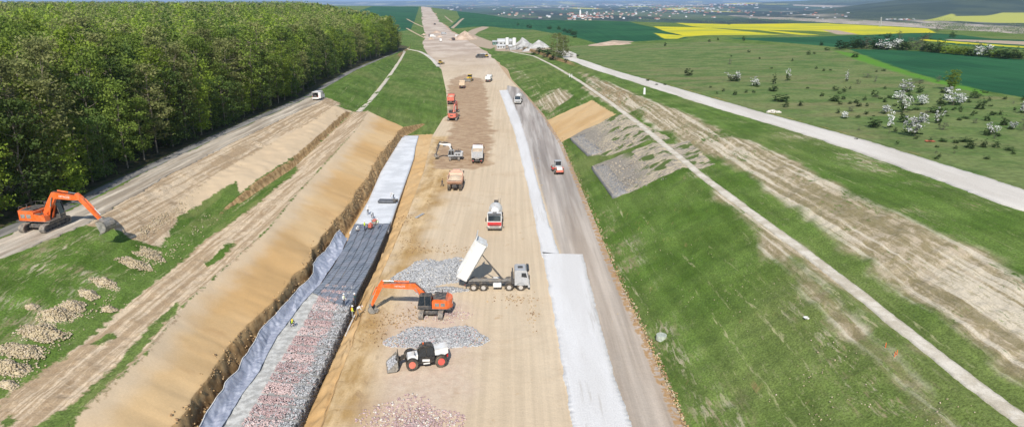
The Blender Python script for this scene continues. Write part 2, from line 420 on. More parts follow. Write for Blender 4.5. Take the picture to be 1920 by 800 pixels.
# ------------------------------------------------------------------ zones, drawn on the ground
def W(pts): return Gmany(pts)
Z = {}
Z['tan'] = [W([(140, 830), (130, 785), (275, 660), (350, 565), (500, 432), (560, 360), (620, 296), (672, 238), (690, 208), (757, 241), (795, 252), (850, 254), (850, 330), (700, 700), (640, 860), (300, 900)]),
            W([(440, 330), (470, 292), (560, 215), (600, 193), (662, 209), (560, 300), (450, 372)]),
            W([(250, 400), (330, 345), (440, 300), (520, 262), (560, 260), (470, 335), (380, 380), (300, 425)]),
            W([(1022, 225), (1110, 188), (1155, 215), (1060, 262), (1042, 268)])]
Z['pale'] = [W([(-120, 900), (0, 750), (140, 655), (250, 562), (350, 480), (440, 392), (550, 315), (662, 210), (692, 208), (672, 240), (618, 296), (558, 362), (498, 434), (350, 567), (272, 664), (128, 792), (60, 860)]),
             W([(165, 421), (240, 368), (300, 334), (400, 282), (450, 254), (520, 222), (600, 184), (640, 194), (600, 225), (520, 262), (420, 318), (330, 380), (330, 420), (300, 462), (250, 450), (215, 430)]),
             W([(760, 35.2), (764, 35), (796, 51), (796, 52.5)]), W([(760, 53), (764, 53), (800, 72), (800, 74)])]
Z["tuft"] = [W([(60, 800), (150, 745), (215, 685), (250, 640), (330, 566), (340, 572), (262, 660), (235, 690), (150, 770), (120, 830), (50, 830)]),
             W([(385, 490), (435, 450), (440, 458), (395, 497)]), W([(0, 790), (20, 780), (30, 792), (0, 810)]), W([(170, 645), (210, 625), (215, 632), (178, 655)]),
             W([(310, 470), (470, 372), (555, 310), (560, 318), (480, 385), (330, 480)])]
Z['straw'] = [W([(1085, 135), (1180, 172), (1280, 211), (1380, 256), (1460, 288), (1680, 398), (1845, 475), (1990, 550), (1990, 760), (1890, 705), (1790, 625), (1700, 555), (1600, 468), (1500, 392), (1400, 326), (1300, 275), (1200, 218), (1120, 168)]),
              W([(1335, 345), (1400, 392), (1480, 452), (1600, 545), (1735, 650), (1725, 662), (1600, 566), (1480, 475), (1400, 420), (1340, 372)]),
              W([(1400, 420), (1440, 440), (1520, 520), (1620, 610), (1700, 690), (1800, 790), (1840, 840), (1800, 840), (1700, 730), (1600, 640), (1500, 540)]),
              W([(1000, 195), (1050, 165), (1075, 180), (1030, 212)]), W([(1100, 150), (1180, 200), (1190, 225), (1150, 200), (1090, 165)])]
Z['faint'] = [W([(1600, 545), (1700, 640), (1800, 790), (1830, 840), (1640, 840), (1560, 720), (1500, 600), (1440, 480)]), W([(1130, 400), (1175, 450), (1230, 590), (1330, 720), (1420, 830), (1330, 830), (1230, 650), (1150, 480)]),
              W([(1200, 230), (1330, 330), (1300, 330), (1180, 240)]), W([(1600, 400), (1760, 460), (1820, 500), (1790, 440), (1680, 370)]), W([(1380, 225), (1560, 290), (1900, 420), (1900, 400), (1560, 270)]), W([(950, 120), (1100, 190), (1050, 250), (1010, 200)]), W([(0, 490), (160, 430), (200, 520), (0, 640)])]
Z['rock'] = [W([(1068, 258), (1100, 240), (1180, 215), (1260, 262), (1140, 292), (1102, 292)]),
             W([(1110, 312), (1180, 285), (1290, 262), (1340, 310), (1180, 362), (1150, 372)])]
Z['rock_core'] = [W([(1068, 258), (1100, 240), (1130, 255), (1102, 292)]), W([(1110, 312), (1160, 296), (1200, 330), (1150, 372)])]
Z['meadow'] = [W([(1110, 118), (1300, 172), (1500, 228), (1700, 290), (1990, 385), (2400, 300), (1940, 195), (1720, 140), (1600, 95), (1540, 90), (1330, 78), (1180, 84), (1080, 85), (1030, 95)])]
Z['wheat'] = [W([(2300, 230), (1940, 186), (1800, 162), (1690, 130), (1625, 106), (1590, 92), (1700, 95), (1820, 103), (1925, 112), (2300, 140)]),
              W([(1540, 86), (1360, 72), (1500, 70), (1740, 62), (1800, 66), (1860, 73), (1940, 76), (2300, 95), (2300, 112), (1930, 93), (1800, 86), (1730, 76), (1690, 80), (1580, 90)]),
              W([(838, 54), (862, 34), (852, 19), (920, 24), (960, 33), (1060, 39.5), (1180, 41), (1240, 55), (1290, 72), (1200, 78), (1120, 82), (1060, 66), (1000, 56), (920, 50)]),
              W([(700, 12), (786, 13), (770, 56), (730, 62), (650, 60), (600, 40)])]
Z['sprout'] = [W([(1565, 95), (1620, 104), (1690, 130), (1740, 145), (1850, 172), (1850, 178), (1730, 150), (1670, 132), (1600, 110)])]
Z['rape'] = [W([(1160, 40), (1300, 44), (1368, 47.5), (1400, 43), (1560, 45), (1650, 49), (1740, 54), (1755, 62), (1700, 62), (1620, 66), (1520, 58), (1400, 56), (1300, 50)]),
             W([(1225, 50), (1330, 52), (1470, 66), (1340, 66), (1290, 69), (1250, 60)]), W([(1400, 54), (1440, 57), (1540, 66), (1500, 66)]),
             W([(1225, 62), (1290, 68), (1270, 73), (1245, 73)]),
             W([(1728, 73.5), (1800, 79), (1900, 86), (2300, 104), (2300, 109), (1900, 89), (1800, 82), (1725, 76)])]
Z['soil'] = [W([(1770, 73.5), (1860, 76), (1960, 79), (2300, 93), (2300, 103), (1960, 87), (1860, 81), (1790, 77)]),
             W([(1540, 56), (1570, 57), (1610, 65), (1570, 65)]), W([(920, 25), (950, 27), (990, 36), (965, 35)]),
             W([(870, 66), (880, 58), (905, 50), (918, 51), (908, 56), (897, 60), (890, 66), (940, 84), (920, 92), (860, 78)]), W([(1118, 82), (1150, 76), (1190, 78), (1160, 85)]),
             W([(925, 84), (1020, 88), (1040, 92), (1000, 100), (930, 96)]),
             W([(845, 52), (868, 34), (872, 34), (850, 54)]), W([(832, 30), (834, 30), (850, 42), (848, 43)])]
XBr = XB
_l = list(zip(XB[:, 1]+.5, ys)); _n = [q for i, q in enumerate(_l) if i % 8 == 0 and q[1] < 620]
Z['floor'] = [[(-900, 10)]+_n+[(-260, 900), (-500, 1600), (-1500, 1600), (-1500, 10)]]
C = np.s_[:]
def zone(names, x, y):
    d = np.full(x.shape, -500.0)
    for p in names: d = np.maximum(d, sdf(p, x, y))
    return d
def build_strip(name, c0, c1, mats, zones):
    X = GX[:, c0:c1+1]; Y = GY[:, c0:c1+1]; Zz = GZ[:, c0:c1+1]
    nr, nc = X.shape; V = np.stack([X.ravel(), Y.ravel(), Zz.ravel()], 1)
    a = (np.arange(nr-1)[:, None]*nc+np.arange(nc-1)[None]).ravel()
    o = mesh_np(name, V, np.stack([a, a+1, a+1+nc, a+nc], 1), mats, smooth=True)
    x = X.ravel(); y = Y.ravel()
    for k, f in zones.items(): fattr(o, k, f(x, y))
    if name != 'motorway_formation':
        fattr(o, 'across', x-(_p(y) if name == 'ground_east' else LINES[3][0](y)))
        B_ = blx(y); fattr(o, 'cs', (x-B_[:, 3])/np.maximum(B_[:, 4]-B_[:, 3], 1) if name == 'ground_west' else y*0+.9)
    return o
zz = {k: (lambda P: lambda x, y: zone(P, x, y))(v) for k, v in Z.items() if k != 'rock_core'}
zz['fade'] = lambda x, y: 1-sstep(-2.5, .5, zone(Z['rock_core'], x, y))
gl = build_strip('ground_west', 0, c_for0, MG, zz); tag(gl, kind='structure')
gr = build_strip('ground_east', c_for1, GX.shape[1]-1, MG, zz); tag(gr, kind='structure')
ZF = {}
ZF['damp'] = [W([(845, 150), (872, 140), (905, 150), (915, 190), (922, 250), (918, 310), (880, 318), (815, 316), (812, 292), (840, 262), (848, 240), (838, 200)])]
ZF['ochre'] = [W([(500, 900), (640, 640), (735, 470), (790, 320), (808, 256), (880, 256), (855, 330), (800, 420), (790, 520), (730, 590), (690, 830)])]
ZF['pink'] = [W([(760, 540), (870, 560), (900, 640), (850, 800), (800, 850), (680, 850), (720, 700)])]
_hr = [(950, 170), (951, 160), (985, 165), (1030, 215), (1065, 270), (1095, 340), (1120, 400), (1160, 500), (1225, 640), (1300, 800), (1340, 880), (1150, 880), (1080, 560), (1040, 440), (1005, 320), (975, 230)]
ZF['haul'] = [W(_hr)]
zf = {k: (lambda P: lambda x, y: zone(P, x, y))(v) for k, v in ZF.items()}
zf['along'] = lambda x, y: y
rf = LINES[8][0]
zf['verge'] = lambda x, y: x-rf(y)+.9
fo = build_strip('motorway_formation', c_for0, c_for1, MF, zf); tag(fo, kind='structure')

# ------------------------------------------------------------------ draped ribbons (roads and lanes)
def ribbon(name, Lp, Rp, mat, dz=.08, nseg=400, ncross=8, edge=.25, thick=.3, zf_=None):
    """strip between two picture polylines laid on the ground, ragged edges, real thickness"""
    A = np.array(Lp if len(Lp[0]) == 3 else W(Lp)); B = np.array(Rp if len(Rp[0]) == 3 else W(Rp))
    def res(P):
        d = np.r_[0, np.cumsum(np.hypot(np.diff(P[:, 0]), np.diff(P[:, 1])))]; d = d/d[-1]
        # denser towards the camera
        s = np.linspace(0, 1, nseg)**1.7
        if P[0, 1] > P[-1, 1]: s = 1-s[::-1]
        out = np.stack([np.interp(s, d, P[:, 0]), np.interp(s, d, P[:, 1])], 1)
        for _ in range(14): out[1:-1] = (out[:-2]+2*out[1:-1]+out[2:])/4
        return out
    a, b = res(A), res(B); s = np.arange(nseg)
    wob = lambda o_: (edge*2*fbm(s*.13+o_, s*0+o_, 4)+edge*fbm(s*.9+o_, s*0, 2))[:, None]
    n = (b-a); n = n/np.linalg.norm(n, axis=1)[:, None]
    a = a+n*wob(3.1); b = b+n*wob(8.7)
    t = np.linspace(0, 1, ncross)[None, :, None]
    P = a[:, None]*(1-t)+b[:, None]*t
    zt = Hbase(P[..., 0], P[..., 1])+dz
    P3 = np.concatenate([P, zt[..., None]], 2)
    lo0 = P3[:, :1].copy(); lo0[..., 2] -= thick+dz; lo1 = P3[:, -1:].copy(); lo1[..., 2] -= thick+dz
    P3 = np.concatenate([lo0, P3, lo1], 1); nc = P3.shape[1]
    q = (np.arange(nseg-1)[:, None]*nc+np.arange(nc-1)[None]).ravel()
    Fq = np.stack([q, q+nc, q+nc+1, q+1], 1)
    o = mesh_np(name, P3.reshape(-1, 3), Fq, mat)
    e = np.minimum(np.linspace(0, 1, ncross), 1-np.linspace(0, 1, ncross)); e = np.r_[0, e, 0]
    fattr(o, 'edge', np.tile(e, nseg)); fattr(o, 'side', np.tile(np.r_[0, np.linspace(0, 1, ncross), 1], nseg))
    bm = bmesh.new(); bm.from_mesh(o.data); bmesh.ops.recalc_face_normals(bm, faces=bm.faces); 
    if sum(f.normal.z for f in bm.faces) < 0: bmesh.ops.reverse_faces(bm, faces=bm.faces)
    bm.to_mesh(o.data); bm.free()
    return tag(o, kind='structure')
def gravel_mat(name, c1, c2, sc=.4, streak=None, tracks=0.0, c3=None):
    t = NT(name); n = t.noise(sc, 5, streak and t.map((1, streak, 1), RA) or None, .6)
    c = t.mix(t.rng(n, .38, .62), c1, c2)
    c = t.scale(c, t.rng(t.noise(7, 3), .25, .75, .88, 1.1))
    if tracks: 
        s_ = t.attr('side'); v = t.mth('ABSOLUTE', t.mth('SUBTRACT', t.mth('ABSOLUTE', t.mth('SUBTRACT', s_, .5)), .22))
        c = t.scale(c, t.rng(v, .0, .12, 1.0, 1-tracks))
    if c3: c = t.mix(t.rng(t.noise(.8, 6, t.map((1, .06, 1), RA-.14), .7), .59, .66, 0, .7), c, c3)
    t.col(c); t.b.inputs['Roughness'].default_value = .95; t.bump(t.noise(3, 4), .3, .1)
    return t.m
M_white = gravel_mat('white_crushed_stone', (.62, .60, .575), (.68, .665, .645), .3, .12, c3=(.50, .47, .43))
M_path = gravel_mat('pale_path', (.50, .44, .34), (.66, .60, .50), .5)
M_road = gravel_mat('white_gravel', (.56, .51, .44), (.66, .61, .54), .15, .15)
M_trk = gravel_mat('forest_track_dirt', (.40, .33, .25), (.64, .56, .45), .8, .06, tracks=.25)
M_bed = gravel_mat('ditch_gravel', (.15, .145, .135), (.27, .255, .23), .7, .1)
wl = [(1075, 815), (1060, 720), (1040, 600), (1015, 470), (1000, 400), (985, 330), (965, 250), (945, 195), (936, 170)]
wr_ = [(1189, 815), (1150, 700), (1120, 590), (1092, 478)]
wr2 = [(1050, 476), (1030, 420), (1010, 350), (990, 270), (970, 210), (952, 169)]
ribbon('crushed_stone_lane', [(1100, 900)]+wl[:4]+[(1016, 476)], [(1224, 900)]+wr_, M_white, .16, 240, 10, .12)
ribbon('crushed_stone_strip', [(1017, 483)]+wl[4:], [(1051, 483)]+wr2[1:], M_white, .12, 260, 6, .12)
fy = np.geomspace(26, 600, 60)
cx_ = _p(fy)
ribbon('bench_path', [(a-.62, b, 0) for a, b in zip(cx_, fy) if b < 560], [(a+.82, b, 0) for a, b in zip(cx_, fy) if b < 560], M_path, .16, 600, 5, .09)
ry = np.geomspace(34, 395, 60); rx = _c(ry)
ribbon('gravel_road', [(a-3.7, b, 0) for a, b in zip(rx, ry)]+[(30, 425, 0), (28, 470, 0)], [(a+3.9, b, 0) for a, b in zip(rx, ry)]+[(40, 432, 0), (37, 470, 0)], M_road, .14, 500, 8, .25)
ey = np.geomspace(30, 215, 40); ebx = LINES[0][0](ey); ewx = LINES[1][0](ey)
ribbon('forest_track', [(a*.62+b*.38, y, 0) for a, b, y in zip(ebx, ewx, ey)], [(b-.35, y, 0) for a, b, y in zip(ebx, ewx, ey)], M_trk, .1, 400, 14, .35)
ey = np.geomspace(30, 520, 60); ebx = LINES[0][0](ey); ewx = LINES[1][0](ey)
ribbon('ditch', [(a*.92+b*.08, y, 0) for a, b, y in zip(ebx, ewx, ey)], [(a*.66+b*.34, y, 0) for a, b, y in zip(ebx, ewx, ey)], M_bed, .05, 400, 5, .12)

def rib2(name, pts, w, mat, dz=.1, n=160):
    P = np.array(W(pts)); d = np.gradient(P[:, :2], axis=0); d /= np.linalg.norm(d, axis=1)[:, None]; nn = np.stack([d[:, 1], -d[:, 0]], 1)
    L_ = [(a[0]-b[0]*w/2, a[1]-b[1]*w/2, 0) for a, b in zip(P, nn)]; R_ = [(a[0]+b[0]*w/2, a[1]+b[1]*w/2, 0) for a, b in zip(P, nn)]
    return ribbon(name, L_, R_, mat, dz, n, 4, .12)
rib2('slope_path', [(672, 210), (688, 196), (708, 172), (726, 148), (742, 126), (752, 110), (759, 97)], 1.6, M_path)
rib2('drainage_strip', [(766, 93), (785, 96), (800, 104), (813, 114), (823, 126)], 2.6, M_road, .25, 80)
# ------------------------------------------------------------------ lower plain and hills beyond the plateau
def plain_mat():
    t = NT('far_plain'); p = t.map((1, .22, 1), .12)
    f = t.voro(.0016, t.map((1, .35, 1), .2), 'F1', 'Color'); sx = t.n.new('ShaderNodeSeparateColor'); t.l.new(f, sx.inputs[0])
    c = t.mix(t.rng(sx.outputs[0], .3, .7), (.035, .075, .03), (.09, .12, .05))
    c = t.mix(t.rng(sx.outputs[1], .80, .81), c, (.55, .50, .05))
    c = t.mix(t.rng(sx.outputs[2], .82, .83), c, (.42, .35, .27))
    w = t.noise(.0012, 6, p, .65); c = t.mix(t.rng(w, .47, .53), c, (.02, .035, .018))
    c = t.scale(c, t.rng(t.noise(.02, 3), .3, .7, .7, 1.3))
    c = t.mix(t.rng(t.attr('wood'), 0, .25), c, t.mix(t.rng(t.noise(.004, 5), .4, .6), (.022, .04, .018), (.05, .07, .03)))
    c = t.mix(t.rng(t.attr('field'), -8, 8), c, (.42, .42, .05))
    t.col(c); return t.m
py_ = np.geomspace(560, 60000, 260); u = np.linspace(-1.1, 1.3, 300)
PX = py_[:, None]*u[None]; PY = np.repeat(py_[:, None], 300, 1)
def plain_z(x, y):
    r = np.hypot(x, y); z = -40+3*fbm(x*.0008, y*.0008, 3)
    uu = x/y
    # right hand range
    hi = sstep(2600, 4300, y)*(1-sstep(5200, 8000, y)*.5)*sstep(.36, .66, uu+.05*fbm(y*.0006, uu*6, 2))
    z += hi*(125+90*fbm(x*.0009, y*.0009, 4))
    hi2 = sstep(6500, 11000, y)*(1-sstep(14000, 18000, y))*sstep(.12, .5, uu)
    z += hi2*(110+60*fbm(x*.0004, y*.0004, 4))
    hi3 = sstep(22000, 34000, y)
    z += hi3*(75+230*fbm(x*.00009+2, y*.00006, 4))
    return z
PZ = plain_z(PX, PY)
a = (np.arange(259)[:, None]*300+np.arange(299)[None]).ravel()
pl = mesh_np('far_plain_ground', np.stack([PX.ravel(), PY.ravel(), PZ.ravel()], 1), np.stack([a, a+1, a+301, a+300], 1), plain_mat(), smooth=True)
tag(pl, kind='structure')
fattr(pl, 'wood', (sstep(2700, 3600, PY)*sstep(.40, .62, PX/PY+.05*fbm(PY*.0006, PX/PY*6, 2))*(1-sstep(9000, 12000, PY))).ravel())
def plain_at(px, py):
    d = np.array(ray(px, py)); t = np.geomspace(700, 45000, 1500); P = d[None]*t[:, None]
    k = np.argmax(CH+P[:, 2]-plain_z(P[:, 0], P[:, 1]) < 0)
    return (P[k, 0], P[k, 1], float(plain_z(P[k, 0:1], P[k, 1:2])[0]))
_f = [plain_at(a, b) for a, b in [(1728, 39.5), (1765, 32), (1788, 25), (1792, 31), (1850, 30), (1880, 24), (1990, 22), (1990, 44), (1870, 43.5), (1800, 40)]]
fattr(pl, 'field', sdf(_f, PX.ravel(), PY.ravel()))
# ------------------------------------------------------------------ vegetation
def leaf_mat(name, c1, c2, c3=None, tr=.42, sc=.5, w=.35):
    t = NT(name); oi = t.n.new('ShaderNodeObjectInfo')
    n = t.noise(sc, 3)
    c = t.mix(t.rng(n, .35, .65), c1, c2)
    fine = t.noise(3.1, 2)
    if c3: c = t.mix(t.rng(fine, .52, .62, 0, w*2), c, c3)
    c = t.scale(c, t.rng(oi.outputs['Random'], 0, 1, .72, 1.25))
    t.col(c); t.b.inputs['Roughness'].default_value = .75
    tl = t.n.new('ShaderNodeBsdfTranslucent'); t.put(tl.inputs[0], c); mx = t.n.new('ShaderNodeMixShader'); mx.inputs[0].default_value = tr
    t.l.new(t.b.outputs[0], mx.inputs[1]); t.l.new(tl.outputs[0], mx.inputs[2]); t.l.new(mx.outputs[0], t.n['Material Output'].inputs[0])
    return t.m
ML = [leaf_mat('leaf_mid_green', (.145, .215, .036), (.205, .27, .05)),
      leaf_mat('leaf_spring_green', (.20, .28, .03), (.26, .34, .05)),
      leaf_mat('leaf_olive_buds', (.21, .235, .075), (.27, .28, .105)),
      leaf_mat('leaf_dark_green', (.085, .14, .03), (.13, .185, .045)),
      leaf_mat('leaf_vivid', (.09, .23, .015), (.12, .27, .03))]
M_bark = simple('bark', (.20, .17, .13), .95, .3, 2.0)
M_barkp = simple('bark_pale', (.36, .33, .28), .95, .3, 2.0)
M_blos = leaf_mat('hawthorn_blossom', (.72, .72, .68), (.82, .81, .78), None, .15)
M_dk = leaf_mat('bush_dark_leaf', (.035, .07, .02), (.06, .10, .03))
M_gb = leaf_mat('bush_grey_twigs', (.13, .14, .09), (.19, .19, .13))
def quads(P, s, up=.5, rng=RNG, asp=.75):
    n = len(P); N = rng.normal(size=(n, 3)); N[:, 2] = np.abs(N[:, 2])+up; N /= np.linalg.norm(N, axis=1)[:, None]
    A = rng.normal(size=(n, 3)); A -= (A*N).sum(1)[:, None]*N; A /= np.linalg.norm(A, axis=1)[:, None]
    B = np.cross(N, A); s = np.asarray(s)*rng.uniform(.6, 1.35, n)
    A = A*s[:, None]*.5; B = B*(s*asp)[:, None]*.5
    V = np.stack([P-A-B*.3, P-A*.1-B, P+A+B*.2, P+A*.2+B], 1).reshape(-1, 3)
    return V, np.arange(4*n).reshape(n, 4)
def tubes(segs, k=5):
    """segs: list of (p0, p1, r0, r1); one mesh of tapered tubes"""
    V = []; Fq = []
    for p0, p1, r0, r1 in segs:
        p0 = np.array(p0, float); p1 = np.array(p1, float); d = p1-p0; L = np.linalg.norm(d); d /= max(L, 1e-6)
        a = np.cross(d, (0, 0, 1) if abs(d[2]) < .9 else (1, 0, 0)); a /= np.linalg.norm(a); b = np.cross(d, a)
        o = len(V)
        for p, r in ((p0, r0), (p1, r1)):
            for j in range(k):
                q = 2*math.pi*j/k; V.append(p+r*(math.cos(q)*a+math.sin(q)*b))
        for j in range(k): Fq.append((o+j, o+(j+1) % k, o+k+(j+1) % k, o+k+j))
    return np.array(V), np.array(Fq)
def crown_pts(rng, hgt, z0, rad, ncl, nl, shape='dome', cr=.9):
    cl = []
    while len(cl) < ncl:
        u_ = rng.uniform(0, 1); z = z0+(hgt-z0)*u_
        if shape == 'dome': r = rad*math.sqrt(max(0, 1-(max(0, u_-.35)/.65)**2))*(.55+.45*min(1, u_/.35))
        elif shape == 'fan': r = rad*(.35+.65*math.sin(u_*2.4))
        else: r = rad*math.sqrt(max(0, 1-(2*u_-1)**2))
        rr = r*math.sqrt(rng.uniform(.18, 1)); th = rng.uniform(0, 2*math.pi)
        lob = 1+.22*math.sin(3*th+hgt)+.15*math.sin(5*th+2*u_*6)
        cl.append((rr*lob*math.cos(th), rr*lob*math.sin(th), z+rng.normal()*.3))
    cl = np.array(cl)
    k = np.repeat(np.arange(ncl), nl)
    P = cl[k]+rng.normal(size=(len(k), 3))*np.array([cr, cr, cr*.55])*rng.uniform(.5, 1.1, ncl)[k][:, None]*.6
    P[:, 2] = np.clip(P[:, 2], .15, None)
    return cl, P
def limb_segs(rng, cl, hgt, r0, n, bend=.4, base=(0, 0), top=.88):
    segs = []; z = 0; p = np.array([base[0], base[1], -.4]); K = 6
    pts = [p]
    for i in range(1, K+1):
        pts.append(np.array([base[0]+rng.normal()*bend*i/K, base[1]+rng.normal()*bend*i/K, hgt*top*i/K]))
    for i in range(K): segs.append((pts[i], pts[i+1], r0*(1-i/K*.85), r0*(1-(i+1)/K*.85)))
    for c in cl[rng.choice(len(cl), min(n, len(cl)), replace=False)]:
        zb = max(hgt*.18, c[2]-rng.uniform(.8, 2.5)); j = min(K-1, int(zb/(hgt*top)*K)); q = pts[j]+(pts[j+1]-pts[j])*((zb/(hgt*top)*K) % 1)
        m = (q+c)/2+np.array([0, 0, -.2]); r = r0*.28
        segs.append((q, m, r, r*.6)); segs.append((m, c, r*.6, r*.15))
    return segs
# -- forest candidates
def edgeL(y): return LINES[0][0](y)
cand = []
for gy in np.arange(66, 620, 6.0):
    for k, gx in enumerate(np.arange(-560, 0, 6.0)):
        x = gx+random.uniform(-2.4, 2.4)+(3 if int(gy/6) % 2 else 0); y = gy+random.uniform(-2.4, 2.4)
        e = float(edgeL(y))
        if x > e-1.8 or x < -.86*y-6: continue
        cand.append((x, y, e-x))
for k in range(26):   # the strip right at the edge is fuller
    y = 78+k*6.5; cand.append((float(edgeL(y))-1.4-random.random(), y, 1.2))
cand = [c for c in cand if not (c[1] > 555)]
cand.sort(key=lambda c: (math.hypot(c[0], c[1]) if c[2] > 9 else 60+.28*math.hypot(c[0], c[1])))
near_t, far_t = cand[:285], cand[285:]
kinds = []
rr = np.random.default_rng(3)
for j in range(7):
    hg = 1.0
    H_ = [21, 19, 22, 18, 20, 21, 19][j]; z0 = [2.6, 1.4, 4.0, .8, 3.2, 1.8, 4.5][j]; rad = [4.0, 3.7, 3.8, 4.2, 3.5, 4.1, 3.6][j]
    cl, P = crown_pts(rr, H_, z0, rad, 120, 24, 'dome', 1.15)
    V, Fq = quads(P, .50, .35, rr)
    m = [0, 1, 2, 3, 0, 1, 2][j]
    c_ = mesh_np('crown', V, Fq, ML[m]); 
    tv, tf = tubes(limb_segs(rr, cl, H_, .24, 26))
    tr_ = mesh_np('trunk', tv, tf, M_bark, smooth=True)
    kinds.append((c_, tr_, m))
def lnoise(x, y): return float(fbm(np.array([x*.02+7]), np.array([y*.02+3]), 3)[0])
gname = {0: 'mid green broadleaf tree in the dense band along the forest edge', 1: 'fresh yellow green tree among the darker forest edge trees', 2: 'olive budding tree with thin foliage in the forest edge band', 3: 'dark leafy tree with low branches in the forest edge band'}
used = set()
for i, (x, y, e) in enumerate(near_t):
    n = lnoise(x, y); r_ = random.random()
    if r_ < .30: j = random.choice([0, 4])
    elif r_ < .30+.32*max(0, min(1, .7+n*1.5)): j = random.choice([1, 5])
    elif r_ < .86: j = random.choice([2, 6])
    else: j = 3
    if e < 3 and random.random() < .5: j = random.choice([1, 3])
    c_, t_, m = kinds[j]
    root = empty('forest_tree', (x, y, h(x, y)), random.uniform(0, 6.28), gname[m], 'tree', 'trees along the forest edge')
    if j in used: c2, t2 = c_.copy(), t_.copy(); COL.objects.link(c2); COL.objects.link(t2)
    else: c2, t2 = c_, t_; used.add(j)
    c2.parent = root; t2.parent = root
    s = random.uniform(.74, 1.14)*(1+.25*n)*(.78 if e < 3 else 1); w9 = random.uniform(.9, 1.15); root.scale = (s*w9, s*w9, s)
# -- two trees that stand out
def make_tree(name, loc, hgt, z0, rad, ncl, nl, leaf, lm, label, cat='tree', group=None, shape='dome', bark=None, r0=.2, limbs=18, seed=1, cr=1.0, tname='trunk', cname='crown', top=.88):
    g = np.random.default_rng(seed); root = empty(name, loc, 0, label, cat, group)
    cl, P = crown_pts(g, hgt, z0, rad, ncl, nl, shape, cr); V, Fq = quads(P, leaf, .4, g); mesh_np(cname, V, Fq, lm, root)
    tv, tf = tubes(limb_segs(g, cl, hgt, r0, limbs, top=top)); mesh_np(tname, tv, tf, bark or M_bark, root, smooth=True)
    return root
p = U(425, 222, zTrk); make_tree('forest_tree', (p[0]-1, p[1], p[2]), 12, 1.5, 2.1, 90, 30, .42, ML[4], 'small vivid bright green tree standing out at the forest edge', shape='oval', seed=5)
p = U(130, 375, zTrk); make_tree('forest_tree', (p[0]-2, p[1]+2, p[2]), 9.5, .6, 4.0, 130, 30, .38, ML[1], 'low spreading light green tree behind the nearer orange excavator track', seed=6)
p = U(245, 300, zTrk); make_tree('forest_tree', (p[0]-2, p[1]+2, p[2]), 9, 1, 2.6, 80, 26, .42, ML[1], 'small yellow green tree leaning out low over the ditch', seed=8)
for (px, py, s, lb) in ((20, 372, 3.6, 'white blossoming bush at the forest edge, farthest left one'), (85, 352, 3.0, 'white blossoming bush at the forest edge between two green trees'), (378, 245, 3.2, 'silvery blossoming shrub at the forest edge beyond the low yellow green tree')):
    p = U(px, py, zTrk); make_tree('blossom_bush', (p[0]-1.0, p[1]+1, p[2]), s*1.5, .4, s*.75, 60, 24, .32, leaf_mat('pale_blossom_leaf', (.22, .27, .18), (.42, .44, .38)) if px != 85 else bpy.data.materials['pale_blossom_leaf'], lb, 'bush', seed=int(px), r0=.1, tname='stem', cname='foliage')
# -- rest of the wood: one mass
def wood_mass(name, pts, nq, leaf, seed, crv=1.2):
    g = np.random.default_rng(seed); P = []; MI = []; SZ = []
    TB = []
    for (x, y, z, hh, rad, m) in pts:
        n = nq; u_ = g.uniform(0, 1, n)**.6; th = g.uniform(0, 6.283, n)
        r = rad*np.sqrt(np.clip(1-(np.clip(u_-.3, 0, 1)/.7)**2, 0, 1))*np.sqrt(g.uniform(.3, 1, n))*(1+.25*np.sin(3*th+x))
        q = np.stack([x+r*np.cos(th), y+r*np.sin(th), z+hh*(.08+.92*u_)], 1)+g.normal(size=(n, 3))*.25
        P.append(q); MI.append(np.full(n, m)); SZ.append(np.full(n, leaf))
    P = np.concatenate(P); V, Fq = quads(P, np.concatenate(SZ), .5, g)
    o = mesh_np(name, V, Fq, ML[:4], mi=np.concatenate(MI)); return tag(o, 'closely packed spring woodland behind the front trees', 'forest', None, 'stuff')
pts = []
for (x, y, e) in far_t:
    d = math.hypot(x, y); n = lnoise(x, y); m = random.choices([0, 1, 2, 3], [3, 2.6+3*n, 4, 1])[0]
    pts.append((x, y, h(x, y), random.uniform(15.5, 24)*(1+.25*n), random.uniform(3.2, 4.9), m))
wood_mass('forest', pts, 210, .85, 11)
pts = []
for gy in np.geomspace(545, 1900, 62):
    for gx in np.arange(-.80, -.165, .0125):
        x = (gx+random.uniform(-.006, .006))*gy; y = gy*random.uniform(.985, 1.015)
        if x > np.interp(y, [560, 650, 900, 1900], [-93, -125, -210, -560]): continue
        n = lnoise(x*.4, y*.4); pts.append((x, y, h(x, y), random.uniform(19, 26)+3*n, 5+gy*.004, random.choices([0, 1, 2, 3], [2.5, .8, 5, 2])[0]))
wood_mass('distant_forest', pts, 90, 2.2, 12)

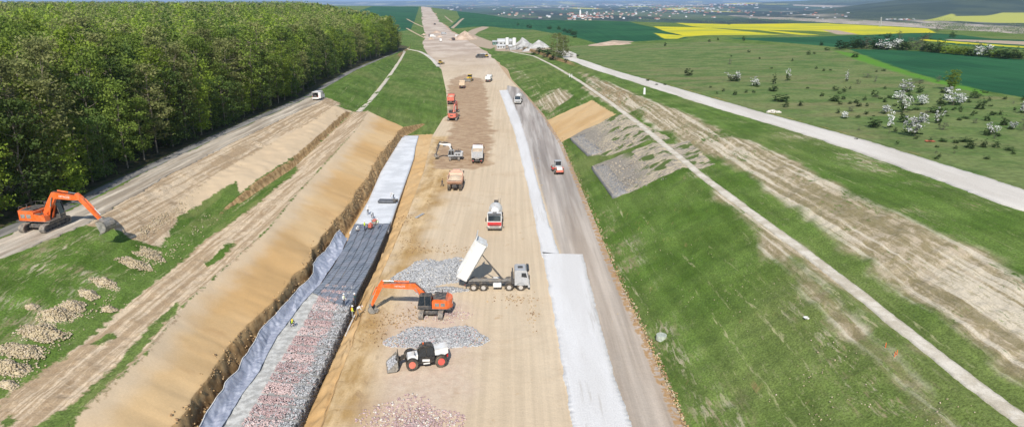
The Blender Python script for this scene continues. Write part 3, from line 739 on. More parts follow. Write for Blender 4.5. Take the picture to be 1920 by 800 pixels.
# -- scrub and blossom trees on the meadow
def zz4(X, Y): return 1560+X/4.444, 120+Y/4.444
def pxs(p): return F/(p[1]*CT+(CH-p[2])*ST)        # picture px per metre there
MX = {'b': M_blos, 'd': M_dk, 'g': M_gb}
bl = [(690, 598, 140, 130, 'b'), (620, 235, 110, 80, 'b'), (480, 540, 60, 110, 'b'), (440, 415, 80, 62, 'b'), (550, 300, 90, 55, 'b'), (590, 400, 100, 110, 'm'), (740, 345, 100, 75, 'b'), (1010, 340, 150, 95, 'b'), (1085, 322, 60, 50, 'b'), (110, 450, 70, 42, 'b'), (880, 500, 60, 90, 'm'), (1330, 585, 95, 62, 'm'), (1500, 545, 70, 55, 'b'), (1592, 415, 70, 85, 'b'), (122, 150, 30, 62, 'm'),
 (350, 530, 95, 62, 'd'), (590, 490, 72, 60, 'd'), (905, 352, 62, 52, 'd'), (1232, 382, 74, 60, 'd'), (865, 412, 90, 50, 'd'), (1150, 705, 80, 52, 'd'), (1262, 700, 50, 52, 'd'), (1290, 595, 55, 45, 'd'), (1190, 285, 80, 42, 'd'), (730, 242, 52, 50, 'd'), (350, 277, 52, 50, 'd'), (215, 168, 40, 30, 'g'), (290, 115, 84, 24, 'g'), (725, 158, 92, 26, 'g'), (925, 550, 74, 50, 'g'), (160, 396, 60, 34, 'g'),
 (222, 356, 44, 30, 'd'), (50, 412, 30, 24, 'd'), (100, 235, 34, 30, 'd'), (25, 222, 42, 32, 'd'), (150, 210, 22, 16, 'd'), (95, 296, 36, 26, 'd'), (30, 315, 66, 42, 'd'), (270, 305, 34, 22, 'd'), (200, 325, 42, 26, 'd'), (405, 296, 34, 18, 'd'), (645, 276, 40, 24, 'd'), (700, 385, 60, 20, 'd'), (790, 430, 44, 34, 'g'), (1070, 385, 34, 22, 'd'), (1070, 405, 26, 18, 'd'), (1188, 418, 42, 24, 'd'), (1402, 428, 34, 26, 'd'), (1290, 475, 50, 40, 'd'), (1332, 430, 40, 30, 'd'), (1192, 495, 50, 34, 'g'), (1432, 515, 62, 56, 'd'), (1590, 555, 70, 90, 'g'), (1362, 700, 62, 40, 'd'), (1030, 660, 50, 26, 'd'), (922, 650, 64, 26, 'd'), (1480, 725, 80, 22, 'd'), (1112, 650, 96, 24, 'd'), (1140, 320, 42, 22, 'd'), (1310, 310, 32, 24, 'd'), (1440, 296, 32, 20, 'd'), (1290, 242, 26, 14, 'd'), (1592, 305, 30, 26, 'd'), (150, 333, 34, 18, 'd'), (60, 250, 30, 20, 'd'), (360, 150, 30, 40, 'g'), (370, 68, 20, 12, 'd'), (430, 60, 40, 14, 'd'), (440, 210, 26, 16, 'd'), (1110, 460, 60, 20, 'd'), (1060, 470, 40, 18, 'd'), (945, 410, 34, 26, 'd'), (970, 245, 60, 46, 'b'), (930, 240, 50, 34, 'd'), (885, 150, 40, 40, 'g'), (1290, 795, 50, 24, 'd')]
BL = [(zz4(a, b)+(w/4.444, hh/4.444, k)) for a, b, w, hh, k in bl]
BL += [(1377, 153, 24, 13, 'm'), (1417, 163, 18, 12, 'm'), (1378, 178, 8, 6, 'd'), (1290, 142, 14, 11, 'd'), (1451, 159, 8, 12, 'd'), (1477, 153, 9, 18, 'm'), (1465, 191, 26, 12, 'd'), (1473, 201, 12, 7, 'd'), (1562, 191, 14, 8, 'd'), (1450, 171, 18, 8, 'd'), (1501, 199, 10, 6, 'd'), (1541, 181, 8, 6, 'd'), (1413, 174, 7, 4, 'd'), (1399, 174, 6, 4, 'd'), (1247, 87, 5, 6, 'd'), (1394, 77, 5, 7, 'd'), (1368, 121, 8, 8, 'g'), (1540, 86, 7, 6, 'd'), (1550, 95, 9, 5, 'd'), (1516, 103, 8, 5, 'd'), (1603, 108, 13, 7, 'd'), (1346, 76, 4, 4, 'd'), (1330, 79, 6, 3, 'd')]
for _ in range(55):
    BL.append((random.uniform(1560, 1915), random.uniform(170, 300), random.uniform(4, 9), random.uniform(3, 6), random.choice('ddg')))
for _ in range(18): BL.append((random.uniform(1180, 1560), random.uniform(95, 200), random.uniform(3, 7), random.uniform(2, 4), 'd'))
BL = [b for b in BL if not (b[1] > 108+(b[0]-1080)*.327-10 and b[1] > 168)] + [b for b in BL if b[1] > 108+(b[0]-1080)*.327-10 and b[1] > 168 and False]
bushproto = {}
def bush_meshes(kind, var):
    g = np.random.default_rng(50+var+10*ord(kind))
    cl, P = crown_pts(g, 1.0, .12, .5, 44, 32, 'fan' if kind in 'bm' else 'oval', .16)
    V, Fq = quads(P, (.10 if kind == 'b' else .085) if kind != 'g' else .05, .3, g)
    mats = {'b': [M_blos, M_dk], 'm': [M_blos, M_gb, M_dk], 'd': [M_dk], 'g': [M_gb]}[kind]
    mi = np.zeros(len(Fq), int)
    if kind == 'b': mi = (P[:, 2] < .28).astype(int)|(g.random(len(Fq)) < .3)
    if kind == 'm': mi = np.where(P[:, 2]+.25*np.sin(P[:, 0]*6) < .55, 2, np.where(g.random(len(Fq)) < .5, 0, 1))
    f_ = mesh_np('foliage', V, Fq, mats, mi=mi)
    tv, tf = tubes(limb_segs(g, cl, 1.0, .028, 14, .03, top=.6), 4); s_ = mesh_np('stem', tv, tf, M_bark)
    return f_, s_
BLAB = {'b': ('blossom_tree', 'white flowering hawthorn', 'tree'), 'm': ('blossom_bush', 'half flowered grey green shrub', 'bush'), 'd': ('bush', 'dark green bush', 'bush'), 'g': ('bush', 'grey leafless bush', 'bush')}
special = {0: 'large white flowering hawthorn, lowest and roundest of the blossom trees on the meadow', 1: 'white flowering hawthorn left of the tall lone green tree', 7: 'widest white blossom clump just below the lone green tree', 13: 'white flowering hawthorn cut by the right picture edge'}
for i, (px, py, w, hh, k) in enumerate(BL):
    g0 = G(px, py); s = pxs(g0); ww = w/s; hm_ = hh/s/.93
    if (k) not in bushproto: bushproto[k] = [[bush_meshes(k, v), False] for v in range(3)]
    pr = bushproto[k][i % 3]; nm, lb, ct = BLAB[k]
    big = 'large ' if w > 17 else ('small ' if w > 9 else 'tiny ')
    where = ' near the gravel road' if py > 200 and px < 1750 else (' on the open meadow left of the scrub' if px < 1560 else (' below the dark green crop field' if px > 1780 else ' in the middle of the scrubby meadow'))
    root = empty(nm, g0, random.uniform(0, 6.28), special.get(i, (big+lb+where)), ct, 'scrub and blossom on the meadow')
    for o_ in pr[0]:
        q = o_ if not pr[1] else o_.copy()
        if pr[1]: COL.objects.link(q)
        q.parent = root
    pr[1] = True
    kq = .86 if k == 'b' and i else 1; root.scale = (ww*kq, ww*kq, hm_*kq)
g0 = G(1784, 168); make_tree('green_tree', g0, 5.4, .5, 1.9, 90, 40, .28, ML[0], 'tall lone green tree standing above the meadow scrub', shape='fan', seed=21, r0=.14, cr=.55)
# hedge
hp = [(270, 462, 'd'), (180, 470, 'd'), (330, 460, 'd'), (380, 462, 'd'), (430, 465, 'g'), (490, 465, 'd'), (545, 470, 'd'), (595, 474, 'b'), (650, 470, 'd'), (720, 470, 'b'), (760, 475, 'd'), (805, 478, 'd'), (850, 475, 'g'), (900, 478, 'g'), (950, 482, 'g'), (1000, 490, 'd'), (1060, 498, 'd'), (1115, 502, 'd'), (1180, 508, 'y'), (1240, 514, 'y'), (1300, 520, 'y'), (1360, 526, 'y'), (1420, 532, 'd'), (1475, 530, 'g'), (1530, 540, 'b'), (1590, 545, 'd'), (1650, 550, 'y'), (1710, 555, 'd'), (1760, 560, 'd'), (1815, 562, 'd'), (1870, 565, 'd'), (630, 362, 'd'), (740, 366, 'g'), (980, 372, 'd'), (1010, 374, 'g'), (1240, 360, 'd'), (1100, 300, 'g')]
bp2 = {}
for i, (a, b, k) in enumerate(hp):
    px, py = 1540+a/5.05, b/5.05; g0 = G(px, py); s = pxs(g0)
    kk = 'd' if k == 'y' else k; pr = bushproto[kk][i % 3][0]
    lab = {'d': 'dark green hedge bush in the hedgerow between the crop fields', 'g': 'bare brownish hedge bush in the hedgerow between the crop fields', 'b': 'white blossoming bush in the hedgerow between the crop fields', 'y': 'yellow green hedge bush in the hedgerow between the crop fields'}[k]
    if b < 400: lab = 'dark bush standing in the far crop field above the hedgerow'
    root = empty('hedge_bush', g0, random.uniform(0, 6), lab, 'bush', 'hedgerow bushes between the fields')
    for o_ in pr:
        q = o_.copy(); COL.objects.link(q); q.parent = root
        if k == 'y' and o_.name.startswith('foliage'):
            if 'm' not in bp2: bp2['m'] = o_.data.copy(); bp2['m'].materials[0] = ML[1]
            q.data = bp2['m']
    sc_ = random.uniform(14, 19)/s if b > 400 else 9/s
    root.scale = (sc_*1.3, sc_*1.3, sc_*random.uniform(.7, 1.0)*(1.35 if k == 'g' else 1))
# tree pair by the end of the gravel road and bushes round the plant
for i, (px, py, hh, rad, lb) in enumerate([(1044, 109, 14, 5.0, 'tall thinly leafed tree beside the end of the gravel road, left of the pair'), (1056, 109, 12, 4.2, 'thinly leafed tree beside the end of the gravel road, right of the pair')]):
    g0 = G(px, py); make_tree('roadside_tree', g0, hh, 1.5, rad, 110, 20, .5, ML[2], lb, seed=30+i, bark=M_barkp, r0=.25, limbs=30, cr=1.3)
for i, (px, py, w, k) in enumerate([(1028, 104, 22, 'd'), (1012, 99, 16, 'd'), (983, 95, 13, 'g'), (1000, 103, 10, 'd'), (1035, 112, 12, 'd'), (1070, 108, 12, 'g'), (992, 93, 8, 'd'), (1062, 116, 10, 'd'), (1020, 108, 9, 'g'), (1075, 66, 14, 'd'), (1066, 62, 10, 'd'), (1058, 60, 8, 'd'), (1030, 55, 9, 'd'), (992, 53, 10, 'd'), (1048, 56, 8, 'd'), (1083, 106, 6, 'd'), (1078, 71, 8, 'd'), (971, 48, 5, 'd')]):
    g0 = G(px, py); s = pxs(g0)
    root = empty('bush', g0, i, 'dark bush near the tree pair and the quarry plant' if py > 80 else 'dark bush on the far green field beyond the plant', 'bush', 'bushes round the plant')
    for o_ in bushproto[k][i % 3][0]: q = o_.copy(); COL.objects.link(q); q.parent = root
    root.scale = (w/s, w/s, w/s*.55)
# village beyond the plateau
def house_mesh(w, d, hh, roofc, wallc):
    V = [(-w/2, -d/2, -1), (w/2, -d/2, -1), (w/2, d/2, -1), (-w/2, d/2, -1), (-w/2, -d/2, hh), (w/2, -d/2, hh), (w/2, d/2, hh), (-w/2, d/2, hh)]
    wl_ = mesh_np('wall', V, [(0, 1, 5, 4), (1, 2, 6, 5), (2, 3, 7, 6), (3, 0, 4, 7)], wallc)
    e = .4; Vr = [(-w/2-e, -d/2-e, hh-.1), (w/2+e, -d/2-e, hh-.1), (w/2+e, d/2+e, hh-.1), (-w/2-e, d/2+e, hh-.1), (-w/2-e, 0, hh+d*.42), (w/2+e, 0, hh+d*.42)]
    rf_ = mesh_np('roof', Vr, [(0, 1, 5, 4), (2, 3, 4, 5), (0, 4, 3, 3), (1, 2, 5, 5)], roofc)
    return wl_, rf_
MWL = [simple('plaster_white', (.75, .73, .68)), simple('plaster_cream', (.6, .52, .4)), simple('plaster_grey', (.45, .44, .42))]
MRF = [simple('roof_red', (.32, .12, .07)), simple('roof_brown', (.2, .11, .08)), simple('roof_metal', (.5, .5, .52))]
hpr = []
for a_ in range(6): hpr.append([house_mesh(14+3*(a_ % 3), 10, 4+2*(a_ % 2), MRF[[0, 1, 0, 2, 0, 1][a_]], MWL[a_ % 3]), False])
spots = []
for i in range(54): spots.append((random.gauss(1100, 26), random.gauss(33.5, 2.6)))
for i in range(34): spots.append((random.uniform(990, 1340), random.uniform(26, 37)))
for i in range(30): spots.append((random.uniform(930, 1180), random.gauss(27, 2)))
for i, (px, py) in enumerate(spots):
    if not 22 < py < 39: continue
    p = plain_at(px, py); pr = hpr[i % 6]
    cols_ = ['red roofed white', 'brown roofed cream', 'red roofed grey', 'metal roofed white', 'red roofed cream', 'brown roofed grey']
    root = empty('village_house', p, random.uniform(0, 3.1), cols_[i % 6]+' village house beyond the plateau edge', 'house', 'village houses beyond the fields')
    for o_ in pr[0]:
        q = o_ if not pr[1] else o_.copy()
        if pr[1]: COL.objects.link(q)
        q.parent = root
    pr[1] = True; s = random.uniform(.65, 1.1)*(1 if py > 30 else 1.2); root.scale = (s, s, s)
# church
p = plain_at(1093, 33); ch = empty('church', p, .4, 'white village church with a tower among the red roofs', 'church')
wl_, rf_ = house_mesh(34, 16, 12, MRF[1], MWL[0]); wl_.parent = ch; rf_.parent = ch
tw = boxmesh2 = mesh_np('tower', [(x, y, z) for z in (0, 30) for y in (-4, 4) for x in (-22, -14)]+[(-18, 0, 44)], [(0, 1, 5, 4), (1, 3, 7, 5), (3, 2, 6, 7), (2, 0, 4, 6), (4, 5, 8, 8), (5, 7, 8, 8), (7, 6, 8, 8), (6, 4, 8, 8)], MWL[0], ch)
# far towns read as specks
def specks(name, spots, s0, lb):
    V = []; Fq = []; MI = []
    for i, (px, py) in enumerate(spots):
        x, y, z = plain_at(px, py); w = s0*random.uniform(.6, 1.6)*y/4000; d = w*.6; hh = w*.32; o = len(V)
        V += [(x-w/2, y-d/2, z-2), (x+w/2, y-d/2, z-2), (x+w/2, y+d/2, z-2), (x-w/2, y+d/2, z-2), (x-w/2, y-d/2, z+hh), (x+w/2, y-d/2, z+hh), (x+w/2, y+d/2, z+hh), (x-w/2, y+d/2, z+hh)]
        Fq += [tuple(o+k for k in f) for f in ((0, 1, 5, 4), (1, 2, 6, 5), (2, 3, 7, 6), (3, 0, 4, 7), (4, 5, 6, 7))]; MI += [0 if random.random() < .6 else 1]*5
    o = mesh_np(name, V, Fq, [simple('town_plaster', (.42, .42, .43)), MRF[0]], mi=MI); return tag(o, lb, 'town', None, 'stuff')
sp = [(random.gauss(1290, 50), random.uniform(13, 25)) for i in range(150)]+[(random.gauss(1200, 60), random.uniform(8, 12)) for i in range(60)]+[(random.uniform(1330, 1420), random.gauss(9.5, .7)) for i in range(60)]+[(random.uniform(1660, 1720), random.gauss(37, .8)) for i in range(22)]+[(random.uniform(830, 1200), random.uniform(8, 20)) for i in range(70)]+[(random.uniform(1400, 1600), random.uniform(14, 38)) for i in range(40)]
specks('distant_town', sp, 9, 'pale buildings of distant towns spread over the hazy plain')
# groves and tree lines down on the plain
def groves(name, spots, lb):
    g = np.random.default_rng(9); P = []; S = []
    for (px, py, w, n, s_) in spots:
        x, y, z = plain_at(px, py); n = int(n*2)
        q = np.stack([x+g.uniform(-.5, .5, n)*w*y/1339, y+g.uniform(-.5, .5, n)*y*.03, z+g.uniform(0, 1, n)**.7*s_*y/1339], 1); P.append(q); S.append(np.full(n, s_*.35*y/1339))
    P = np.concatenate(P); V, Fq = quads(P, np.concatenate(S), .4, g); o = mesh_np(name, V, Fq, [ML[3], ML[2]], mi=(g.random(len(Fq)) < .3).astype(int)); return tag(o, lb, 'woodland', None, 'stuff')
gs = [(random.uniform(1730, 1990), random.uniform(46, 74), random.uniform(8, 22), 70, 4) for i in range(120)]
gs += [(random.uniform(1180, 1780), random.uniform(36, 46), random.uniform(10, 30), 45, 2.4) for i in range(90)]
gs += [(random.uniform(1200, 1760), random.uniform(22, 38), random.uniform(10, 40), 30, 1.6) for i in range(110)]
gs += [(random.uniform(850, 1250), random.uniform(16, 38), random.uniform(10, 40), 30, 1.6) for i in range(90)]
groves('distant_woodland', gs, 'bluish woods and tree lines scattered over the far plain')
# ------------------------------------------------------------------ machines
class MB:
    def __init__(s): s.bm = bmesh.new(); s.mi = 0
    def _fin(s, vs, M=None):
        if M is not None: bmesh.ops.transform(s.bm, matrix=M, verts=vs)
        fs = set(f for v in vs for f in v.link_faces)
        for f in fs: f.material_index = s.mi
        return s
    def box(s, c, d, rot=(0, 0, 0), bev=.03, taper=None):
        r = bmesh.ops.create_cube(s.bm, size=1); vs = r['verts']
        for v in vs:
            tx = ty = 1
            if taper and v.co.z > 0: tx, ty = taper
            v.co = Vector((v.co.x*d[0]*tx, v.co.y*d[1]*ty, v.co.z*d[2]))
        if bev > 0:
            es = list(set(e for v in vs for e in v.link_edges)); b = min(bev, min(d)*.3)
            r2 = bmesh.ops.bevel(s.bm, geom=es, offset=b, segments=1, affect='EDGES'); vs = list(set(r2['verts'])|set(v for v in vs if v.is_valid))
            vs = list(set(v for f in r2['faces'] for v in f.verts)|set(v for v in vs if v.is_valid))
        M = Matrix.Translation(c) @ Matrix.Rotation(rot[2], 4, 'Z') @ Matrix.Rotation(rot[1], 4, 'Y') @ Matrix.Rotation(rot[0], 4, 'X')
        return s._fin(vs, M)
    def prism(s, prof_, y0, y1, bev=.02, ax='y'):
        """profile of (x, z) pulled from y0 to y1"""
        a = [s.bm.verts.new((x, y0, z)) for x, z in prof_]; b = [s.bm.verts.new((x, y1, z)) for x, z in prof_]; n = len(a)
        fs = [s.bm.faces.new(a), s.bm.faces.new(b[::-1])]+[s.bm.faces.new((a[i], b[i], b[(i+1) % n], a[(i+1) % n])) for i in range(n)]
        bmesh.ops.recalc_face_normals(s.bm, faces=fs)
        for f in fs: f.material_index = s.mi
        return s
    def cyl(s, c, r, L, axis='y', n=20, r2=None):
        q = bmesh.ops.create_cone(s.bm, cap_ends=True, segments=n, radius1=r, radius2=r if r2 is None else r2, depth=L)
        M = Matrix.Translation(c)
        if axis == 'y': M = M @ Matrix.Rotation(R(90), 4, 'X')
        elif axis == 'x': M = M @ Matrix.Rotation(R(90), 4, 'Y')
        return s._fin(q['verts'], M)
    def rod(s, p0, p1, r, n=8, r2=None):
        p0, p1 = Vector(p0), Vector(p1); d = p1-p0
        q = bmesh.ops.create_cone(s.bm, cap_ends=True, segments=n, radius1=r, radius2=r if r2 is None else r2, depth=d.length)
        return s._fin(q['verts'], Matrix.Translation((p0+p1)/2) @ d.to_track_quat('Z', 'Y').to_matrix().to_4x4())
    def path(s, pts, r, n=6):
        for a, b in zip(pts[:-1], pts[1:]): s.rod(a, b, r, n)
        return s
    def lathe(s, prof_, c=(0, 0, 0), axis='y', n=24, M=None):
        """profile of (along, radius)"""
        rings = []
        for a, r in prof_:
            rings.append([s.bm.verts.new((r*math.cos(2*math.pi*k/n), r*math.sin(2*math.pi*k/n), a)) for k in range(n)])
        for A, B in zip(rings[:-1], rings[1:]):
            for k in range(n): s.bm.faces.new((A[k], A[(k+1) % n], B[(k+1) % n], B[k]))
        s.bm.faces.new(rings[0][::-1]); s.bm.faces.new(rings[-1])
        vs = [v for q in rings for v in q]
        Mx = Matrix.Translation(c)
        if axis == 'y': Mx = Mx @ Matrix.Rotation(R(-90), 4, 'X')
        elif axis == 'x': Mx = Mx @ Matrix.Rotation(R(90), 4, 'Y')
        if M is not None: Mx = M
        return s._fin(vs, Mx)
    def m(s, i): s.mi = i; return s
    def build(s, name, mats, parent=None, smooth=False):
        me = bpy.data.meshes.new(name); s.bm.normal_update(); s.bm.to_mesh(me); s.bm.free()
        for m_ in (mats if isinstance(mats, (list, tuple)) else [mats]): me.materials.append(m_)
        if smooth:
            me.polygons.foreach_set('use_smooth', np.ones(len(me.polygons), bool))
            try: me.set_sharp_from_angle(angle=R(35))
            except Exception: pass
        o = bpy.data.objects.new(name, me); COL.objects.link(o)
        if parent is not None: o.parent = parent
        return o
K_or = simple('orange_paint', (.78, .13, .02), .38, .10, 3, dust=.5, spec=.5)
K_wh = simple('white_paint', (.72, .72, .70), .4, .08, 3, dust=.5, spec=.5)
K_bk = simple('black_paint', (.02, .022, .024), .4, .2, 3, dust=.3)
K_dk = simple('dark_steel', (.06, .06, .062), .6, .2, 4, dust=.4)
K_st = simple('worn_steel', (.22, .21, .19), .55, .3, 4, dust=.5)
K_tr = simple('track_steel', (.20, .18, .16), .7, .3, 5, dust=.6)
K_ty = simple('tyre_rubber', (.045, .04, .035), .85, .2, 6, dust=.6)
K_gl = simple('dark_glass', (.015, .022, .028), .08, .05, 3, spec=.9)
K_rd = simple('red_paint', (.50, .03, .035), .4, .1, 3, dust=.3, spec=.5)
K_pk = simple('faded_red_paint', (.62, .16, .11), .5, .12, 2, dust=.4)
K_dr = simple('dusty_orange_paint', (.68, .42, .30), .6, .1, 2, dust=.4)
K_ye = simple('yellow_paint', (.62, .40, .04), .5, .12, 2, dust=.5)
K_gr = simple('grey_paint', (.40, .41, .42), .45, .1, 3, dust=.3)
K_ch = simple('bright_steel', (.6, .6, .6), .25, .05, 3, metal=.8)
K_ea = simple('loose_earth', (.42, .29, .16), 1, .3, 4, bump=.6)
K_sd = simple('pale_sand_load', (.60, .47, .33), 1, .2, 4, bump=.5)
K_rim = simple('rim_red', (.68, .09, .07), .5, .1, 3, dust=.2)
K_rg = simple('rim_grey', (.45, .43, .40), .5, .1, 3, dust=.6)
K_lt = simple('lamp_glass', (.7, .68, .6), .15, .05, 3)
K_rl = simple('lamp_red', (.5, .02, .02), .3, .05, 3)

def textobj(tx):
    o = bpy.data.objects.new('t', tx); COL.objects.link(o); bpy.context.view_layer.update()
    me = bpy.data.meshes.new_from_object(o.evaluated_get(bpy.context.evaluated_depsgraph_get())); bpy.data.objects.remove(o)
    me.materials.clear(); me.materials.append(K_wh); q = bpy.data.objects.new('lettering', me); COL.objects.link(q); return q
def wheel(parent, c, r, w, rimm, n=22, name='wheel'):
    p = MB(); p.lathe([(-w/2, r*.55), (-w/2, r*.9), (-w*.38, r), (w*.38, r), (w/2, r*.9), (w/2, r*.55)], c, 'y', n)
    for k in range(n):
        q = 2*math.pi*k/n; p.box((c[0]+math.cos(q)*r*1.0, c[1], c[2]+math.sin(q)*r*1.0), (r*.09, w*.9, r*.08), (0, -q, 0), 0)
    t = p.build(name, K_ty, parent, True)
    q = MB(); q.lathe([(-w*.51, r*.58), (-w*.44, r*.52), (-w*.42, r*.3), (-w*.5, r*.26), (-w*.5, r*.1), (w*.5, r*.1), (w*.5, r*.26), (w*.42, r*.3), (w*.44, r*.52), (w*.51, r*.58)], c, 'y', 16)
    q.cyl((c[0], c[1], c[2]), r*.14, w*.95, 'y', 10)
    q.build('rim', rimm, t, True); return t
def track(parent, yc, L, w, hgt, name='track'):
    r = hgt/2; p = MB(); n = 10; prof_ = []
    for k in range(n+1): a = -math.pi/2+math.pi*k/n; prof_.append((L/2-r+r*math.cos(a), r+r*math.sin(a)))
    for k in range(n+1): a = math.pi/2+math.pi*k/n; prof_.append((-L/2+r+r*math.cos(a), r+r*math.sin(a)))
    inner = [(x*.93, r+(z-r)*.72) for x, z in prof_]
    N = len(prof_); y0, y1 = yc-w/2, yc+w/2
    def ring(pr, y): return [p.bm.verts.new((x, y, z)) for x, z in pr]
    a, b, c_, d = ring(prof_, y0), ring(prof_, y1), ring(inner, y1), ring(inner, y0)
    for i in range(N):
        j = (i+1) % N
        for P_, Q_ in ((a, b), (b, c_), (c_, d), (d, a)): p.bm.faces.new((P_[i], Q_[i], Q_[j], P_[j]))
    # grousers
    per = [(Vector((x, 0, z)), Vector((x2-x, 0, z2-z))) for (x, z), (x2, z2) in zip(prof_, prof_[1:]+prof_[:1])]
    for q, dv in per:
        m_ = max(1, int(dv.length/.19)); ang = math.atan2(dv.z, dv.x)
        for k in range(m_): s_ = q+dv*((k+.5)/m_); p.box((s_.x, yc, s_.z), (.07, w*1.01, .07), (0, -ang, 0), 0)
    t = p.build(name, K_tr, parent)
    q = MB()
    q.box((0, yc, r), (L*.8, w*.4, r*.9), bev=.04)
    for x in (-L/2+r, L/2-r): q.cyl((x, yc, r), r*.68, w*.6, 'y', 16)
    for k in range(7): q.cyl((-L/2+r+.35+(L-2*r-.7)*k/6, yc, r*.42), r*.26, w*.5, 'y', 10)
    q.build('roller_frame', K_dk, t); return t
def arm(p, pts, w, hs):
    """box-section arm through points in the xz plane, heights hs"""
    P_ = [Vector((a, 0, b)) for a, b in pts]; up = []; dn = []
    for i, q in enumerate(P_):
        d = (P_[min(i+1, len(P_)-1)]-P_[max(i-1, 0)]).normalized(); n = Vector((-d.z, 0, d.x))
        up.append(q+n*hs[i]/2); dn.append(q-n*hs[i]/2)
    p.prism([(v.x, v.z) for v in up]+[(v.x, v.z) for v in dn[::-1]], -w/2, w/2)
def excavator(loc, trk, hs_, J, paint, label, s=1.0, text=None, mottled=False, tracklen=4.6):
    """J: foot, elbow, tip, stick end, bucket angle"""
    root = empty('excavator', loc, 0, label, 'excavator')
    u = empty('undercarriage', (0, 0, 0), trk); u.parent = root
    p = MB().box((0, 0, .62), (2.6, 1.7, .42), bev=.08).box((1.1, 0, .55), (.5, 2.3, .3)).box((-1.1, 0, .55), (.5, 2.3, .3)).cyl((0, 0, .93), .62, .26, 'z', 24)
    fr = p.build('carrier_frame', K_dk, u)
    for sy in (-1, 1): track(u, sy*1.25, tracklen, .62, .92)
    hsx = empty('house', (0, 0, 0), hs_); hsx.parent = root
    # house shell
    p = MB(); p.box((-.35, 0, 1.13), (4.3, 2.7, .14), bev=.03)
    p.prism([(-2.2, 1.2), (-2.2, 2.28), (-1.95, 2.42), (-.1, 2.42), (.25, 2.2), (.25, 1.2)], .42, 1.36) if False else None
    p.build('deck', K_dk, hsx)
    p = MB(); p.prism([(-2.0, 1.2), (-2.0, 2.30), (-1.9, 2.38), (-.25, 2.38), (-.12, 2.2), (-.12, 1.2)], -1.33, 1.33)
    p.prism([(-.10, 1.2), (-.10, 2.0), (1.2, 1.82), (1.3, 1.2)], -1.33, -.55)
    sh = p.build('engine_housing', K_gr if mottled else paint, hsx)
    for x in (-1.5, -.75):
        for sy in (-1, 1): MB().box((x, sy*1.335, 1.75), (.55, .02, .45), bev=0).build('louvre_panel', K_dk if mottled else K_st, sh)
    q = MB().box((-1.0, 0, 2.43), (1.55, 2.2, .10), bev=.03).box((-.5, -.75, 2.5), (.6, .7, .14)).box((.3, -.95, 1.98), (.7, .6, .06)); q.cyl((-1.2, -.8, 2.72), .07, .55, 'z', 10)
    q.build('engine_cover', K_dk, hsx)
    q = MB(); n = 10
    prf = [(-2.02, -1.35)]+[(-2.02-.62*math.sin(math.pi*k/n)**.7, -1.35+2.7*k/n) for k in range(1, n)]+[(-2.02, 1.35)]
    a = [q.bm.verts.new((x, y, 1.08)) for x, y in prf]; b = [q.bm.verts.new((x, y, 2.28)) for x, y in prf]
    for i in range(len(prf)): q.bm.faces.new((a[i], a[(i+1) % len(prf)], b[(i+1) % len(prf)], b[i]))
    q.bm.faces.new(a[::-1]); q.bm.faces.new(b); bmesh.ops.recalc_face_normals(q.bm, faces=q.bm.faces)
    cw = q.build('counterweight', paint, hsx)
    MB().box((-2.635, 0, 1.75), (.02, .9, .36), bev=0).build('rear_panel', K_wh if text else K_dk, cw)
    q = MB(); q.path([(-1.9, 1.25, 2.4), (-1.9, 1.25, 2.85), (-.3, 1.25, 2.85), (-.3, 1.25, 2.4)], .025); q.path([(-1.9, -1.25, 2.4), (-1.9, -1.25, 2.85), (.9, -1.25, 2.6), (1.15, -1.25, 1.9)], .025)
    q.path([(-1.9, 1.25, 2.85), (-1.9, -1.25, 2.85)], .025); q.build('handrail', K_dk, hsx)
    # cab
    cx0, cx1, cy0, cy1 = -.05, 1.75, .42, 1.36
    q = MB(); q.box(((cx0+cx1)/2, (cy0+cy1)/2, 1.35), (cx1-cx0, cy1-cy0, .45), bev=.04)
    q.prism([(cx0-.03, 2.9), (cx0, 3.02), (cx1-.35, 3.02), (cx1-.25, 2.92)], cy0-.02, cy1+.02)
    for x in (cx0+.05, cx0+.85): 
        for y in (cy0+.04, cy1-.04): q.box((x, y, 2.25), (.09, .08, 1.4), bev=.01)
    for y in (cy0+.04, cy1-.04): q.rod((cx1-.03, y, 1.55), (cx1-.32, y, 2.95), .045)
    cb = q.build('cab', [K_gr if paint is K_wh else K_dk], hsx)
    q = MB(); q.prism([(cx0+.02, 1.58), (cx0+.02, 2.9), (cx1-.36, 2.9), (cx1-.08, 1.58)], cy0+.06, cy1-.03); q.build('window', K_gl, cb)
    MB().box(((cx0+cx1)/2-.15, (cy0+cy1)/2, 3.045), (.9, .6, .03)).build('roof_hatch', K_bk, cb)
    # boom, stick, bucket
    f, e, t_, se = J['foot'], J['elbow'], J['tip'], J['end']
    mid = lambda a, b, k: (a[0]+(b[0]-a[0])*k, a[1]+(b[1]-a[1])*k)
    q = MB(); arm(q, [f, mid(f, e, .5), e, mid(e, t_, .5), t_], .42, [.45, .72, .82, .62, .36]); bo = q.build('boom', paint, hsx)
    if mottled: MB().box(((f[0]+e[0])/2-.1, 0, (f[1]+e[1])/2+.45), (.3, .5, 1.2), (0, R(20), 0)).box(((e[0]+t_[0])/2, 0, e[1]+.45), (1.8, .46, .12)).box(((e[0]+t_[0])/2, 0, e[1]-.38), (.9, .46, .2)).build('hose_guard', K_bk, bo)
    d = Vector((se[0]-t_[0], 0, se[1]-t_[1])).normalized(); tail = (t_[0]-d.x*.75+.0, t_[1]-d.z*.75)
    q = MB(); arm(q, [tail, t_, mid(t_, se, .5), se], .34, [.35, .62, .48, .28]); st = q.build('stick', K_dk if mottled else paint, hsx)
    def ram(a, b, r, y=0, nm='hydraulic_cylinder'):
        A = Vector((a[0], y, a[1])); B = Vector((b[0], y, b[1])); M_ = A+(B-A)*.58
        return MB().m(0).rod(A, M_, r, 12).m(1).rod(M_, B, r*.55, 10).build(nm, [paint if not mottled else K_dk, K_ch], hsx)
